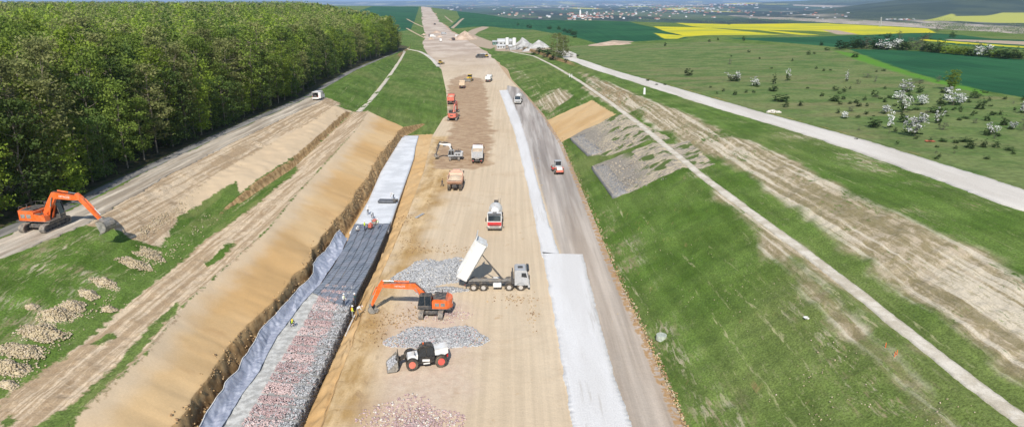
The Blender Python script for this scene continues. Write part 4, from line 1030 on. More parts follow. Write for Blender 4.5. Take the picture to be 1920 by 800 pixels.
    for y in (-.34, .34): ram((f[0]+.55, f[1]-.55), mid(f, e, .92), .11, y)
    n = Vector((-(t_[1]-e[1]), 0, t_[0]-e[0])).normalized()
    ram((mid(e, t_, .15)[0]+n.x*.6, mid(e, t_, .15)[1]+n.z*.6), tail, .10)
    n2 = Vector((-d.z, 0, d.x)); n2 = n2 if n2.x > 0 or True else -n2
    sg = J.get('flip', 1)
    ram((mid(t_, se, .12)[0]+n2.x*.42*sg, mid(t_, se, .12)[1]+n2.z*.42*sg), (mid(t_, se, .85)[0]+n2.x*.45*sg, mid(t_, se, .85)[1]+n2.z*.45*sg), .08)
    # hoses
    q = MB()
    for y in (-.12, .12):
        q.path([(f[0]+.1, y, f[1]+.45), (mid(f, e, .5)[0]-.2, y, mid(f, e, .5)[1]+.5), (e[0], y, e[1]+.5), (t_[0]-.3, y, t_[1]+.45), (mid(t_, se, .2)[0]+n2.x*.4*sg, y, mid(t_, se, .2)[1]+n2.z*.4)], .03, 5)
    q.build('hose', K_bk, hsx)
    # bucket
    bq = MB(); n = 9; W2 = .62; r = .55
    prf = [(r*math.cos(a), r*math.sin(a)) for a in [R(70)+R(230)*k/n for k in range(n+1)]]
    th = .05
    for i in range(n):
        (x0, z0), (x1, z1) = prf[i], prf[i+1]
        bq.prism([(x0, z0), (x1, z1), (x1*.9, z1*.9), (x0*.9, z0*.9)], -W2, W2)
    for y in (-W2, W2-.05): bq.prism(prf, y, y+.05)
    for k in range(5): bq.box((prf[-1][0]+.14, -W2+.1+k*(2*W2-.2)/4, prf[-1][1]-.04), (.24, .12, .06), (0, R(18), 0), .01)
    bq.box((-.05, 0, r*.95), (.4, .34, .3))
    b = bq.build('bucket', K_st, hsx); b.scale = (-J.get('bs', 1.0), J.get('bs', 1.0), J.get('bs', 1.0)); b.location = (se[0]+J.get('bo', (.15, -.35))[0], 0, se[1]+J.get('bo', (.15, -.35))[1]); b.rotation_euler = (0, J['ba'], 0)
    # lettering on the boom
    if text:
        for sy in (-1, 1):
            tx = bpy.data.curves.new('lettering', 'FONT'); tx.body = text; tx.size = .34; tx.extrude = .004; tx.align_x = 'CENTER'; tx.align_y = 'CENTER'
            to = textobj(tx); to.parent = bo; pass
            m_ = mid(e, t_, .42); a_ = math.atan2(t_[1]-e[1], t_[0]-e[0])
            to.matrix_local = Matrix.Translation((m_[0], sy*.216, m_[1])) @ Matrix.Rotation(-a_, 4, 'Y') @ (Matrix.Rotation(R(90), 4, 'X') if sy < 0 else Matrix.Rotation(R(180), 4, 'Z') @ Matrix.Rotation(R(90), 4, 'X'))
    root.scale = (s, s, s)
    # fold the two turntable empties into part meshes that belong straight to the machine
    bpy.context.view_layer.update()
    for e_ in (u, hsx):
        M_ = Matrix.Rotation(e_.rotation_euler.z, 4, 'Z')
        for c in list(e_.children):
            loc_m = M_ @ c.matrix_basis.copy() if c.matrix_basis else M_
            c.parent = root; c.matrix_basis = loc_m
        bpy.data.objects.remove(e_)
    return root
def glocal(px, py, z): return U(px, py, z)
# excavator in the middle, reaching left to the stone bed
g0 = U(811, 590, 0)
excavator((g0[0], g0[1]+.6, 0.02), R(88), R(178), dict(foot=(.35, 1.75), elbow=(2.3, 3.75), tip=(6.7, 3.75), end=(8.0, .95), ba=R(25), bo=(-.1, -.45)), K_or, 'orange tracked excavator reaching left over the stone filled trench beside the tipper truck', .98, 'HITACHI')
g0 = U(96, 428, zTrk)
rdx = float(LINES[1][0](g0[1]+5)-LINES[1][0](g0[1]-5)); trz = math.atan2(10, rdx)
excavator((g0[0]-.6, g0[1], h(g0[0]-.6, g0[1])+.12), trz, R(-7), dict(foot=(.35, 1.75), elbow=(1.9, 4.05), tip=(5.2, 3.75), end=(7.3, 1.2), ba=R(-25), bo=(.35, -.6), bs=1.4), K_or, 'orange tracked excavator on the forest track with its bucket over the slope', 1.08, 'HITACHI')
g0 = U(852, 299, 0)
excavator((g0[0], g0[1], .02), R(95), R(180), dict(foot=(.35, 1.75), elbow=(1.3, 4.4), tip=(4.3, 4.7), end=(5.3, 1.7), ba=R(30), bo=(0, -.45)), K_wh, 'white tracked excavator digging brown soil beside the white tipper', .86, None, True)
g0 = U(850, 225, 0)
excavator((g0[0], g0[1], .02), R(85), R(82), dict(foot=(.35, 1.75), elbow=(2.4, 4.4), tip=(5.6, 4.8), end=(6.2, 2.4), ba=R(40)), K_pk, 'faded red excavator seen from behind, just below the faded red tipper', 1.05)

def cab_truck(root, x0, paint, low=None, L=1.95, wd=2.45, hgt=3.05, z0=.85, front_text=None, roof_dark=False):
    """truck cab, front face at x0+L"""
    x1 = x0+L; p = MB()
    p.prism([(x0, z0), (x0, hgt-.12), (x0+.2, hgt), (x1-.45, hgt), (x1-.22, hgt-.25), (x1-.02, hgt-1.28), (x1, z0)], -wd/2, wd/2)
    cb = p.build('cab', paint, root)
    q = MB(); q.prism([(x1-.215, hgt-.27), (x1-.035, hgt-1.2), (x1+.012, hgt-1.2), (x1-.165, hgt-.27)], -wd/2+.12, wd/2-.12); q.build('windscreen', K_gl, cb)
    for sy in (-1, 1):
        y = sy*(wd/2+.004); q = MB(); q.prism([(x1-1.02, hgt-.95), (x1-1.0, hgt-.38), (x1-.42, hgt-.38), (x1-.24, hgt-1.05)], y-.012, y+.012); q.build('side_window', K_gl, cb)
        q = MB().box((x1-.7, sy*(wd/2+.006), z0+.55), (1.0, .012, 1.0), bev=0).box((x1-1.1, sy*(wd/2+.02), z0+.75), (.14, .03, .04), bev=0); q.build('door', low or paint, cb)
        q = MB().rod((x1-.2, sy*wd/2, hgt-.5), (x1+.05, sy*(wd/2+.25), hgt-.55), .02).box((x1+.05, sy*(wd/2+.24), hgt-.9), (.12, .2, .62)); q.build('mirror', K_bk, cb)
        q = MB().box((x1+.015, sy*(wd/2-.28), z0+.05), (.05, .36, .2)); q.build('headlight', K_lt, cb)
    q = MB().box((x1+.01, 0, hgt-1.72), (.04, wd-.06, .72), bev=.01); q.build('front_panel', low or paint, cb)
    q = MB().box((x1+.035, 0, hgt-1.9), (.03, wd-.6, .1), bev=.0).box((x1+.035, 0, hgt-2.05), (.03, wd-.6, .06), bev=.0); q.build('grille', K_bk, cb)
    q = MB().box((x1+.02, 0, z0-.2), (.3, wd+.04, .34), bev=.05); q.build('bumper', K_gr if low is None else K_st, cb)
    q = MB().box((x1-.12, 0, hgt+.03), (.35, wd-.15, .1), (0, R(12), 0)); q.build('sun_visor', K_bk, cb)
    q = MB().box((x0+.8, 0, hgt+.03), (.7, .7, .06)); q.build('roof_hatch', K_bk, cb)
    if front_text:
        tx = bpy.data.curves.new('lettering', 'FONT'); tx.body = front_text; tx.size = .26; tx.extrude = .004; tx.align_x = 'CENTER'; tx.align_y = 'CENTER'
        to = textobj(tx); to.parent = cb; pass
        to.matrix_local = Matrix.Translation((x1+.06, 0, hgt-1.5)) @ Matrix.Rotation(R(90), 4, 'Z') @ Matrix.Rotation(R(90), 4, 'X')
    return cb
def chassis(root, L, ax, rimm=K_rg, r=.52, paint=K_dk):
    p = MB()
    for sy in (-.42, .42): p.box((0, sy, .98), (L, .09, .26), bev=0)
    for x in np.linspace(-L/2+.3, L/2-.3, 6): p.box((x, 0, .98), (.12, .84, .18), bev=0)
    for x in ax: p.cyl((x, 0, r), .09, 2.1, 'y', 10)
    p.box((-L/2+.02, 0, .75), (.12, 2.3, .18)); p.build('chassis', paint, root)
    for x in ax:
        for sy in (-1, 1): wheel(root, (x, sy*1.02, r), r, .38 if x < 1 else .34, rimm)
def mud(root, ax, r=.52):
    p = MB()
    for x in ax:
        for sy in (-1, 1):
            for k in range(6):
                a = R(15)+R(150)*k/5; p.box((x+math.cos(a)*(r+.13), sy*1.02, r+math.sin(a)*(r+.13)), (.34, .46, .03), (0, R(90)-a, 0), 0)
    p.build('mudguard', K_dk, root)
def tipper(loc, rz, label, paint=K_wh, cabp=K_wh, ang=0.0, load=None, s=1.0, group=None, cablow=None, guard=None, empty_bed=None, name='tipper_truck'):
    root = empty(name, loc, rz, label, 'truck', group)
    L = 8.6; ax = (-3.15, -1.8, 1.75, 3.35) if ang else (-3.1, -1.75, 3.15)
    chassis(root, L, ax, K_rg); mud(root, ax)
    cab_truck(root, 2.5, cabp, cablow)
    p = MB().box((.1, -1.02, .85), (1.15, .5, .62), bev=.08).box((.1, 1.02, .85), (1.15, .5, .62), bev=.08); p.build('fuel_tank', K_wh if ang else K_gr, root)
    p = MB().box((2.2, 0, 1.6), (.35, 2.0, .9)).cyl((2.2, -.9, 2.5), .08, 1.6, 'z').cyl((2.25, -1.05, 1.35), .3, .5, 'z'); p.build('air_stack', K_dk, root)
    p = MB().box((-1.1, 0, 1.2), (6.0, .9, .12)); p.box((2.0, 0, 1.2), (.3, 1.6, .2)); p.build('subframe', K_st, root)
    p = MB()
    for sy in (-1, 1): p.box((-4.34, sy*.95, .82), (.05, .35, .14))
    p.build('tail_lamp', K_rl, root)
    # body in its own frame: pivot at the rear
    B = 5.9; hh = 1.45; w = 2.46; q = MB(); t = .07
    q.box((B/2, 0, t/2), (B, w, t), bev=0)
    for sy in (-1, 1):
        q.box((B/2, sy*(w/2-t/2), hh/2), (B, t, hh), bev=0); q.box((B/2, sy*(w/2+.0), hh), (B, .14, .12))
        for k in range(2): q.box((B*(.02+.95*k)+.06, sy*(w/2+.03), hh/2), (.12, .08, hh), bev=0)
    q.box((B-t/2, 0, hh/2+.12), (t, w, hh+.24), bev=0)
    q.prism([(B-.02, hh+.15), (B+.75, hh+.32), (B+.75, hh+.40), (B-.02, hh+.25)], -w/2, w/2)
    q.box((B*.5, 0, -.12), (B*.95, 1.0, .2), bev=0)
    bd = q.build('tipper_body', paint, root)
    tg = MB().box((0, 0, -.62), (.09, w-.04, 1.4), bev=.02)
    for k in range(3): tg.box((-.06, (k-1)*.8, -.62), (.06, .1, 1.35), bev=0)
    g_ = tg.build('tailgate', guard or paint, bd); g_.location = (0, 0, hh-.0); g_.rotation_euler = (0, -R(38) if ang else 0, 0)
    if load:
        lm = MB(); n = 12; bmv = [[lm.bm.verts.new((.1+(B-.2)*i/n, -w/2+.08+(w-.16)*j/6, hh*.72+.5*math.sin(math.pi*i/n)*math.sin(math.pi*j/6)+.12*random.random())) for j in range(7)] for i in range(n+1)]
        for i in range(n):
            for j in range(6): lm.bm.faces.new((bmv[i][j], bmv[i+1][j], bmv[i+1][j+1], bmv[i][j+1]))
        lm.build('load', load, bd, True)
    else:
        MB().box((B/2, 0, t+.02), (B-.2, w-.2, .02), bev=0).build('bed_floor', K_st, bd)
    bd.location = (-4.15, 0, 1.42); bd.rotation_euler = (0, -ang, 0)
    if ang:
        tp = Vector((-4.15+math.cos(ang)*4.1+math.sin(ang)*.15, 0, 1.42+math.sin(ang)*4.1)); a = Vector((.9, 0, 1.2))
        MB().rod(a, a+(tp-a)*.45, .13, 12).rod(a+(tp-a)*.45, a+(tp-a)*.75, .10, 12).rod(a+(tp-a)*.75, tp, .07, 12).build('hydraulic_ram', K_dk, root)
    root.scale = (s, s, s); return root
g0 = U(930, 546, 0)
tipper((g0[0]+.05, g0[1]+1.3, 0), R(1), 'white four axle tipper truck with its body raised, dumping stone beside the orange excavator', ang=R(61), cabp=K_gr)
g0 = U(894, 308, 0); tipper((g0[0], g0[1]+4.6, 0), R(91), 'white tipper seen from behind with a sandy load, right of the white excavator', load=K_sd, cabp=K_pk, guard=K_gr, s=1.05)
g0 = U(844, 197, 0); tipper((g0[0], g0[1]+5, 0), R(92), 'faded red tipper seen from behind at the left edge of the brown soil', K_pk, K_pk, load=K_sd, s=1.05)
g0 = U(865, 167, 0); tipper((g0[0], g0[1]+5, 0), R(93), 'cream loaded tipper seen from behind, next to the yellow bulldozer', K_sd, K_dk, load=K_sd)
g0 = U(916, 155, 0); tipper((g0[0], g0[1]+5, 0), R(84), 'empty white tipper truck driving away near the start of the white lane', K_wh, K_wh)
# articulated dumper
def dumper(loc, rz, label):
    root = empty('dump_truck', loc, rz, label, 'truck'); r = .82
    p = MB().box((-1.2, 0, 1.25), (5.6, .9, .4)).box((2.9, 0, 1.25), (2.6, 1.0, .4)).cyl((1.4, 0, 1.25), .35, .7, 'z'); p.build('chassis', K_dk, root)
    for x in (-2.9, -1.1, 3.1):
        for sy in (-1, 1): wheel(root, (x, sy*1.2, r), r, .62, K_dr)
    w = 2.95; q = MB()
    pr = [(-4.2, 2.25), (-3.5, 1.55), (1.0, 1.55), (1.5, 2.9), (1.3, 2.95), (.85, 1.7), (-3.45, 1.7), (-4.15, 2.35)]
    q.prism(pr, -w/2, w/2)
    for sy in (-1, 1):
        q.prism([(-4.2, 2.3), (-3.5, 1.6), (1.0, 1.6), (1.5, 2.95), (-3.0, 2.85)], sy*w/2-.05, sy*w/2+.05)
        for x in (-2.6, -1.2, .2): q.box((x, sy*(w/2+.08), 2.2), (.14, .1, 1.1), bev=0)
    q.prism([(1.2, 2.9), (2.3, 3.05), (2.3, 3.15), (1.2, 3.0)], -w/2+.2, w/2-.2)
    bd = q.build('tipper_body', K_dr, root)
    lm = MB(); n = 10; V = [[lm.bm.verts.new((-3.8+4.9*i/n, -w/2+.1+(w-.2)*j/6, 2.35+.5*math.sin(math.pi*i/n)*math.sin(math.pi*j/6)+.1*random.random())) for j in range(7)] for i in range(n+1)]
    for i in range(n):
        for j in range(6): lm.bm.faces.new((V[i][j], V[i+1][j], V[i+1][j+1], V[i][j+1]))
    lm.build('load', K_sd, bd, True)
    cb = MB().prism([(1.9, 1.3), (1.9, 3.3), (3.1, 3.3), (3.4, 2.3), (3.4, 1.3)], -.8, .8).build('cab', K_dr, root)
    MB().prism([(1.95, 2.3), (1.95, 3.15), (3.1, 3.15), (3.36, 2.3)], -.83, .83).build('window', K_gl, cb)
    MB().prism([(3.4, 1.2), (3.4, 2.25), (4.6, 2.0), (4.8, 1.2)], -1.15, 1.15).build('hood', K_dr, root)
    for sy in (-1, 1): MB().rod((3.0, sy*.8, 2.8), (3.2, sy*1.5, 2.8), .025).box((3.2, sy*1.5, 2.6), (.08, .22, .5)).build('mirror', K_bk, root)
    MB().box((-3.75, 0, .95), (.2, 1.0, .3)).build('rear_bumper', K_dk, root)
    return root
g0 = U(852, 360, 0); dumper((g0[0], g0[1]+4.2, 0), R(90), 'dusty pale orange articulated dump truck seen from behind with a person standing left of it')
# concrete mixers
def mixer(loc, rz, label, low, s=1.0, text=None):
    root = empty('concrete_mixer_truck', loc, rz, label, 'truck')
    ax = (-2.9, -1.55, 2.0, 3.6); chassis(root, 8.8, ax); mud(root, ax); cab_truck(root, 2.65, K_wh, low, front_text=text)
    M_ = Matrix.Translation((-1.1, 0, 2.35)) @ Matrix.Rotation(R(90-11), 4, 'Y') @ Matrix.Rotation(R(180), 4, 'X')
    q = MB(); q.lathe([(-3.2, .45), (-3.15, .62), (-1.6, 1.12), (.2, 1.2), (1.5, 1.05), (2.35, .75), (2.45, .3)], n=28, M=M_)
    dr = q.build('mixer_drum', K_wh, root, True)
    st = MB(); M2 = M_
    for zz_, rr_ in ((-1.6, 1.135), (.2, 1.215), (1.5, 1.065)): st.lathe([(zz_-.05, rr_), (zz_+.05, rr_)], n=28, M=M_)
    st.build('drum_band', K_gr, dr, True)
    q = MB().box((2.1, 0, 1.7), (.3, 1.4, 1.3)).box((-4.0, -.6, 1.9), (.15, .15, 1.7)).box((-4.0, .6, 1.9), (.15, .15, 1.7)); q.build('drum_support', K_st, root)
    q = MB(); q.prism([(-3.95, 2.6), (-4.15, 3.2), (-3.4, 3.2), (-3.65, 2.6)], -.38, .38); q.build('feed_hopper', K_dk, root)
    q = MB(); q.prism([(-4.4, 2.2), (-5.2, 1.0), (-5.1, .9), (-4.2, 2.1)], -.22, .22); q.path([(-4.5, .75, 1.1), (-4.5, .75, 3.4)], .03).path([(-4.5, .45, 1.1), (-4.5, .45, 3.4)], .03); q.build('discharge_chute', K_st, root)
    MB().cyl((.3, -1.0, .95), .28, .9, 'x').cyl((.3, 1.0, .95), .28, .9, 'x').build('water_tank', K_wh, root)
    root.scale = (s, s, s); return root
g0 = U(928, 434, 0); mixer((g0[0], g0[1]+4.7, 0), R(-91), 'white concrete mixer truck with a red front driving towards the viewer', K_rd, 1.0, None)
g0 = U(973, 196, 0); mixer((g0[0], g0[1]+4.7, 0), R(-96), 'white concrete mixer truck on the grey haul road beyond the white lane', K_gr, 1.03)
# telehandler
def telehandler(loc, rz, label):
    root = empty('telehandler', loc, rz, label, 'loader'); r = .64; root.scale = (1, 1, 1.12)
    MB().box((0, 0, .78), (4.2, 1.0, .42), bev=.08).box((0, 0, .6), (1.6, 1.3, .3)).build('chassis', K_bk, root)
    for x in (-1.55, 1.6):
        for sy in (-1, 1): wheel(root, (x, sy*.95, r), r, .44, K_rim if x < 0 else K_pk)
    for x in (-1.55, 1.6):
        for sy in (-1, 1):
            p = MB(); pr = []
            for k in range(7): a_ = R(25)+R(130)*k/6; pr.append((x+math.cos(a_)*.76, r+math.sin(a_)*.76))
            for k in range(6, -1, -1): a_ = R(25)+R(130)*k/6; pr.append((x+math.cos(a_)*.71, r+math.sin(a_)*.71))
            p.prism(pr, sy*.95-.25, sy*.95+.25).build('mudguard', K_bk, root)
    # cab on the left, near side (machine's left)
    cb = MB(); cb.prism([(-.75, .7), (-.85, 1.5), (-.7, 2.25), (-.35, 2.42), (.35, 2.4), (.75, 2.1), (1.0, 1.2), (.9, .7)], .12, 1.05).build('cab', K_bk, root) if False else None
    q = MB(); q.prism([(-.8, .65), (-.85, 1.35), (.95, 1.3), (.95, .65)], .15, 1.08); q.prism([(-.75, 2.3), (-.45, 2.45), (.3, 2.45), (.62, 2.28)], .12, 1.1)
    for y in (.17, 1.05):
        q.path([(-.85, y, 1.35), (-.8, y, 2.0), (-.68, y, 2.32)], .045); q.path([(.95, y, 1.3), (.85, y, 1.8), (.6, y, 2.3)], .045); q.rod((.05, y, 1.3), (.02, y, 2.4), .04)
    cb = q.build('cab', K_bk, root)
    MB().prism([(-.8, 1.36), (-.74, 2.0), (-.62, 2.3), (.52, 2.3), (.82, 1.75), (.9, 1.32)], .2, 1.02).build('window', K_gl, cb)
    q = MB().m(0)
    for k in range(7): q.rod((-.6+k*.17, .15, 2.47), (-.6+k*.17, 1.05, 2.47), .018)
    q.build('roof_guard', K_bk, cb)
    # engine pod on the right and white hood
    MB().prism([(-1.4, .7), (-1.5, 1.25), (-1.2, 1.45), (.7, 1.4), (.9, .7)], -1.15, -.45).build('engine_pod', K_wh, root)
    MB().prism([(-2.35, 1.45), (-2.3, 2.02), (-.9, 1.85), (-.8, 1.35), (-1.9, 1.25)], -.4, .98).build('rear_cover', K_wh, root)
    MB().prism([(1.0, 1.15), (.95, 1.62), (2.0, 1.52), (2.1, 1.15)], -.02, 1.08).build('front_cover', K_wh, root)
    MB().box((-2.3, .45, 1.05), (.16, .5, .45)).build('rear_lamp_cluster', K_rl, root)
    q = MB(); q.box((.1, 1.10, .95), (.8, .03, .24), (0, R(-6), 0), .01).box((.05, 1.10, .62), (.7, .03, .14), bev=.01); q.build('side_step', K_wh, root)
    # boom
    q = MB(); arm(q, [(-2.1, 1.75), (0, 1.55), (2.1, 1.15), (2.9, .75)], .34, [.34, .36, .34, .3]); bo = q.build('boom', K_bk, root); bo.location = (0, -.22, 0)
    MB().rod((-.9, -.22, 1.0), (1.2, -.22, 1.2), .08).build('hydraulic_cylinder', K_ch, root)
    q = MB().box((3.0, -.1, .85), (.14, 1.5, .8)).path([(3.0, -.8, .5), (3.0, -.8, 1.6), (3.0, .6, 1.6), (3.0, .6, .5)], .04); q.build('carriage', K_bk, root)
    q = MB(); pr = [(3.1, 1.25), (3.1, .35), (3.3, .12), (4.3, .1)]
    for (x0, z0), (x1, z1) in zip(pr[:-1], pr[1:]): q.prism([(x0, z0), (x1, z1), (x1+.02, z1+.05), (x0+.05, z0+.02)], -1.15, 1.15)
    for y in (-1.15, 1.1): q.prism([(3.1, 1.25), (3.1, .35), (3.3, .12), (4.3, .1), (4.2, .35)], y, y+.05)
    bk = q.build('bucket', K_st, root)
    g = np.random.default_rng(4); lm = MB()
    for k in range(260): 
        x = g.uniform(3.2, 4.15); y = g.uniform(-1.05, 1.05); z = .25+(4.2-x)*.75*g.uniform(.5, 1); s_ = g.uniform(.07, .16)
        lm.box((x, y, z), (s_, s_*.8, s_*.7), tuple(g.uniform(0, 3, 3)), 0)
    lm.build('load', simple('grey_stone_load', (.42, .42, .43), .95, .35, 9), bk)
    MB().rod((1.1, 1.1, 1.4), (1.35, 1.3, 1.9), .02).box((1.35, 1.32, 2.0), (.06, .2, .34)).build('mirror', K_bk, root)
    MB().cyl((.3, .6, 2.6), .07, .18, 'z', 12).rod((.3, .6, 2.45), (.3, .6, 2.55), .03).build('beacon', K_or, root)
    return root
g0 = U(798, 690, 0); telehandler((g0[0]-.05, g0[1]+.9, .02), R(180+14), 'white and black telehandler with red rims carrying grey stone in its bucket')
# roller
def roller(loc, rz, label):
    root = empty('road_roller', loc, rz, label, 'roller')
    q = MB(); q.cyl((1.65, 0, .75), .75, 2.1, 'y', 32); q.build('drum', K_st, root, True)
    q = MB()
    for sy in (-1, 1): q.box((1.55, sy*1.15, .85), (1.9, .14, .35))
    q.box((2.5, 0, .85), (.16, 2.3, .35)).box((.7, 0, .85), (.3, 2.3, .45)); q.build('drum_frame', K_rd, root)
    for sy in (-1, 1): wheel(root, (-1.5, sy*.85, .72), .72, .5, K_rg)
    MB().box((-.6, 0, .95), (2.4, 1.1, .5)).build('chassis', K_dk, root)
    MB().prism([(-2.6, .75), (-2.65, 1.35), (-2.2, 1.72), (-.6, 1.8), (-.6, .9)], -.62, .62).build('engine_hood', K_wh, root)
    MB().box((-2.66, 0, .95), (.16, 1.7, .55), bev=.05).build('rear_panel', K_pk, root)
    for sy in (-1, 1): MB().box((-1.5, sy*.86, 1.5), (1.4, .5, .07)).build('mudguard', K_pk, root)
    cb = MB().box((.0, 0, 1.45), (1.2, 1.5, .5)).box((.0, 0, 2.85), (1.45, 1.65, .1))
    for x in (-.55, .55):
        for y in (-.7, .7): cb.box((x, y, 2.2), (.08, .08, 1.3), bev=0)
    cb = cb.build('cab', K_gr, root); MB().box((0, 0, 2.2), (1.05, 1.36, 1.15), bev=.02).build('window', K_gl, cb)
    return root
g0 = U(1047, 329, 0); roller((g0[0], g0[1]+2.8, .02), R(97), 'red and white soil roller with a dark cab on the grey haul road')
# van
def van(loc, rz, label, paint=K_wh, open_=True, cat='van', s=1.0, name='van'):
    root = empty(name, loc, rz, label, cat); w = 2.0; q = MB(); t = .05
    q.box((-.7, 0, 2.5), (3.9, w, t), bev=.02).box((-.7, 0, .55), (3.9, w, .12), bev=0)
    for sy in (-1, 1): q.box((-.7, sy*(w/2-t/2), 1.5), (3.9, t, 2.0), bev=.01)
    q.box((1.2, 0, 1.5), (t, w-.1, 2.0), bev=0).box((-2.62, 0, .72), (.1, w, .45)).box((-2.62, 0, 2.44), (.1, w, .14))
    if not open_: q.box((-2.63, 0, 1.6), (.06, w-.05, 1.6))
    q.prism([(1.2, .45), (1.2, 2.5), (1.6, 2.42), (2.3, 1.55), (2.95, 1.35), (3.0, .45)], -w/2, w/2)
    bd = q.build('body', paint, root)
    MB().prism([(1.62, 2.38), (2.27, 1.6), (2.3, 1.62), (1.66, 2.42)], -w/2+.12, w/2-.12).build('windscreen', K_gl, bd)
    for sy in (-1, 1):
        y = sy*(w/2+.003); MB().prism([(1.25, 1.55), (1.25, 2.2), (1.6, 2.2), (2.05, 1.55)], y-.008, y+.008).build('side_window', K_gl, bd)
        for x in (-1.7, 2.1): wheel(root, (x, sy*.86, .36), .36, .24, K_rg, 14)
        MB().box((1.75, sy*(w/2+.1), 1.6), (.1, .16, .25)).build('mirror', K_bk, bd)
        MB().box((-2.68, sy*.88, 1.2), (.03, .12, .4), bev=0).build('tail_lamp', K_rl, bd)
    if open_:
        MB().box((-2.72, -w/2-.35, 1.6), (.05, .75, 1.75), (0, 0, R(20))).build('rear_door', paint, root)
        MB().box((-.8, .3, 1.1), (2.2, .8, .9)).box((-2.0, -.3, .9), (.7, .6, .5)).build('cargo', K_dk, root)
    root.scale = (s, s, s); return root
g0 = U(590, 189, zTrk); van((g0[0]+.6, g0[1]+2.2, h(g0[0]+.6, g0[1]+2.2)+.12), R(86), 'white van with open rear doors parked on the forest track')
# bulldozer
def dozer(loc, rz, label, s=1.0):
    root = empty('bulldozer', loc, rz, label, 'bulldozer')
    for sy in (-1, 1): track(root, sy*1.0, 3.4, .55, 1.0)
    MB().box((0, 0, .9), (2.6, 1.4, .6)).build('chassis', K_dk, root)
    MB().prism([(.2, 1.1), (.2, 1.95), (1.8, 1.8), (1.85, 1.1)], -.55, .55).build('engine_hood', K_ye, root)
    cb = MB().prism([(-1.1, 1.2), (-1.1, 2.9), (.1, 2.9), (.25, 1.2)], -.75, .75).build('cab', K_ye, root)
    MB().prism([(-1.13, 1.9), (-1.13, 2.75), (.13, 2.75), (.21, 1.9)], -.78, .78).build('window', K_gl, cb)
    q = MB()
    for k in range(5):
        a0 = R(-30+12*k); q.box((2.55-.12*math.sin(math.pi*k/4), 0, .25+k*.25), (.08, 3.2, .3), bev=0)
    q.build('blade', K_st, root); 
    for sy in (-1, 1): MB().rod((.3, sy*1.35, .6), (2.45, sy*1.35, .5), .09).build('push_arm', K_ye, root)
    MB().box((-1.9, 0, .8), (.2, 1.6, .5)).rod((-2.0, 0, .9), (-2.3, 0, .2), .1).build('ripper', K_dk, root)
    root.scale = (s, s, s); return root
g0 = U(880, 153, 0); dozer((g0[0], g0[1]+1.5, .02), R(250), 'yellow bulldozer levelling brown soil beside the cream tipper', 1.15)
# far vehicles
for (px, py, rz_, lb, pt, kd) in [(850, 76, 80, 'dark van on the far earthworks, right of the white one', K_dk, 'van'), (826, 78, 100, 'white van crossing the far earthworks below the heaped soil', K_wh, 'van'), (811, 70, 10, 'white van among the heaps of the far crossing, left one', K_wh, 'van'), (806, 69, 90, 'dark van at the left end of the far crossing', K_dk, 'van'), (832, 65, 30, 'grey van behind the far crossing heaps', K_gr, 'van'), (858, 70, 60, 'white van beside the heap at the far right of the crossing', K_wh, 'van'), (815, 47, 85, 'dark van alone on the rising far motorway', K_dk, 'van'), (901, 109, 200, 'dark van parked by the pipes at the right motorway edge', K_dk, 'van')]:
    g0 = G(px, py); van(g0, R(rz_), lb, pt, False, 'van', 1.15)
for (px, py, rz_, lb) in [(826, 121, 60, 'small dark bulldozer at the left motorway edge'), (912, 108, 120, 'small yellow bulldozer beside the dark van by the pipes')]:
    g0 = G(px, py); dozer(g0, R(rz_), lb, .95)
# ------------------------------------------------------------------ stones, heaps, fabric
def rocks_np(P, S, rng, flat=.75):
    """deformed blocks with bevelled-looking corners at the points P"""
    n = len(P); base = np.array([(x, y, z) for z in (-1, 1) for y in (-1, 1) for x in (-1, 1)], float)
    V = base[None]*(1+rng.uniform(-.38, .12, (n, 8, 1)))*.5+rng.normal(size=(n, 8, 3))*.05
    V *= np.array([1, .85, flat])[None, None]*np.asarray(S)[:, None, None]*rng.uniform(.7, 1.3, (n, 1, 3))
    a = rng.uniform(0, 6.28, (n, 3)); ca, sa = np.cos(a), np.sin(a)
    Rz = np.zeros((n, 3, 3)); Rz[:, 0, 0] = ca[:, 0]; Rz[:, 0, 1] = -sa[:, 0]; Rz[:, 1, 0] = sa[:, 0]; Rz[:, 1, 1] = ca[:, 0]; Rz[:, 2, 2] = 1
    t = a[:, 1]*.25; Rx = np.zeros((n, 3, 3)); Rx[:, 0, 0] = 1; Rx[:, 1, 1] = np.cos(t); Rx[:, 1, 2] = -np.sin(t); Rx[:, 2, 1] = np.sin(t); Rx[:, 2, 2] = np.cos(t)
    V = np.einsum('nij,nvj->nvi', Rz @ Rx, V)+P[:, None]
    f = np.array([(0, 2, 3, 1), (4, 5, 7, 6), (0, 1, 5, 4), (2, 6, 7, 3), (0, 4, 6, 2), (1, 3, 7, 5)])
    return V.reshape(-1, 3), (f[None]+8*np.arange(n)[:, None, None]).reshape(-1, 4)
def stone_mat(name, c1, c2, sc=3.0):
    t = NT(name); v = t.voro(sc, out='Color'); s_ = t.n.new('ShaderNodeSeparateColor'); t.l.new(v, s_.inputs[0])
    c = t.mix(s_.outputs[0], c1, c2); c = t.scale(c, t.rng(t.noise(9, 3), .25, .75, .75, 1.2)); t.col(c); t.b.inputs['Roughness'].default_value = .95; return t.m
S_gr = stone_mat('grey_stone', (.37, .37, .37), (.50, .50, .50)); S_pk = stone_mat('pink_stone', (.40, .275, .262), (.52, .39, .37)); S_dk = stone_mat('dark_and_shade_stone', (.20, .195, .19), (.31, .305, .30)); S_wh = stone_mat('pale_stone', (.55, .50, .43), (.70, .66, .58))
